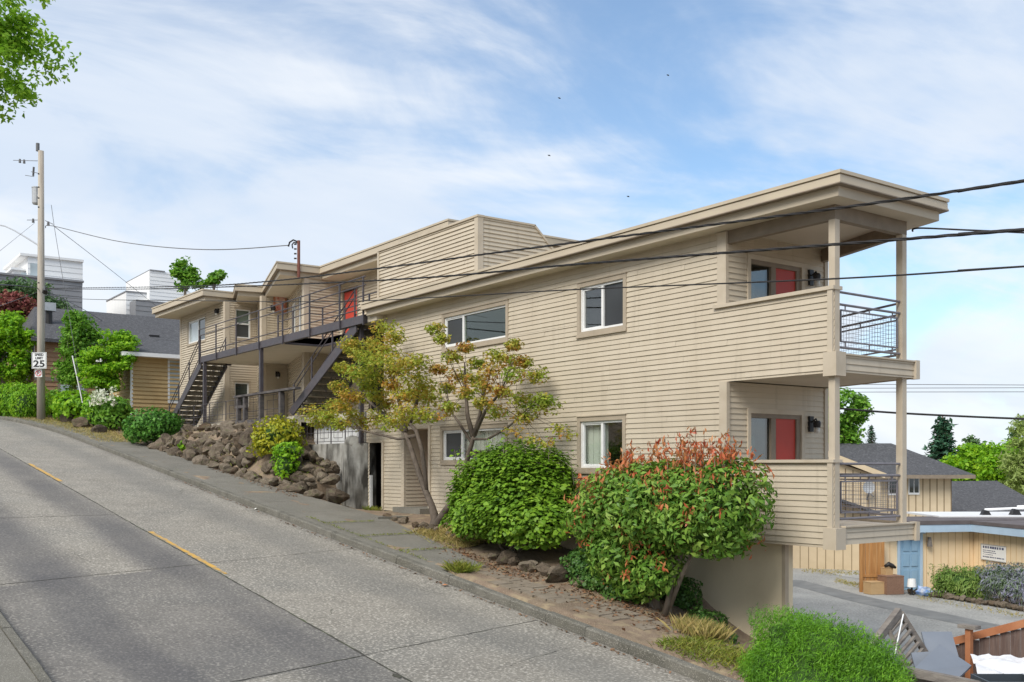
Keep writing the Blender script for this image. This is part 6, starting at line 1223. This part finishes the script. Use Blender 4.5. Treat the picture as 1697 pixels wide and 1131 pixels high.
hz = nd(t, 'ShaderNodeMapRange', interpolation_type='SMOOTHSTEP'); hz.inputs[1].default_value = .0; hz.inputs[2].default_value = .26; hz.inputs[3].default_value = .85; hz.inputs[4].default_value = 0.; L(sp.outputs[2], hz.inputs[0])
cov = wm('MINIMUM', wm('ADD', wm('ADD', wm('MULTIPLY', big, .66), wm('MULTIPLY', fine, .36)), wm('ADD', side.outputs[0], wm('MULTIPLY', hz.outputs[0], .6))), 1.)
cs_n = nd(t, 'ShaderNodeMapRange', interpolation_type='SMOOTHSTEP'); cs_n.inputs[1].default_value = .12; cs_n.inputs[2].default_value = .95; L(cov, cs_n.inputs[0]); cov = wm('ADD', wm('MULTIPLY', cs_n.outputs[0], .82), .13)
tone = wn(1.3, 6., .55, 10, (1, .5, 1), .3, .7, (5, 2, 0)); cr = nd(t, 'ShaderNodeMix', data_type='RGBA'); cr.inputs[6].default_value = (.70, .79, .92, 1); cr.inputs[7].default_value = (.92, .95, .99, 1); L(tone, cr.inputs[0])
b2 = nd(t, 'ShaderNodeBackground'); L(cr.outputs[2], b2.inputs[0]); b2.inputs[1].default_value = .57
tint = nd(t, 'ShaderNodeMix', data_type='RGBA', blend_type='MULTIPLY'); tint.inputs[0].default_value = 1; tint.inputs[7].default_value = (.80, .98, 1.06, 1); L(sky.outputs[0], tint.inputs[6]); L(tint.outputs[2], bg.inputs[0]); bg.inputs[1].default_value = SKY_STR
mx = nd(t, 'ShaderNodeMixShader'); L(cov, mx.inputs[0]); L(bg.outputs[0], mx.inputs[1]); L(b2.outputs[0], mx.inputs[2]); L(mx.outputs[0], out.inputs[0])
sd = bpy.data.lights.new('Sun', 'SUN'); sd.energy = 1.9; sd.angle = R_(30); sd.color = (1, .95, .86); so = bpy.data.objects.new('Sun', sd); C.objects.link(so)
v = Vector((math.cos(R_(SUN_EL))*math.cos(R_(SUN_AZ)), math.cos(R_(SUN_EL))*math.sin(R_(SUN_AZ)), math.sin(R_(SUN_EL)))); so.rotation_euler = v.to_track_quat('Z', 'Y').to_euler(); so.location = v*60
cd = bpy.data.cameras.new('Camera'); cam = bpy.data.objects.new('Camera', cd); C.objects.link(cam); sc.camera = cam
cd.sensor_width = 36; cd.sensor_fit = 'HORIZONTAL'; cd.lens = 36*F_/1697; cd.shift_y = (HZ_-565.5)/1697; cd.clip_start = .1; cd.clip_end = 4000
cam.location = tuple(CAM); cam.rotation_euler = (math.pi/2, 0, math.atan2(-FW[0], FW[1]))
sc.view_settings.view_transform = 'Standard'; sc.view_settings.look = 'None'; sc.view_settings.gamma = 1; sc.view_settings.exposure = .88
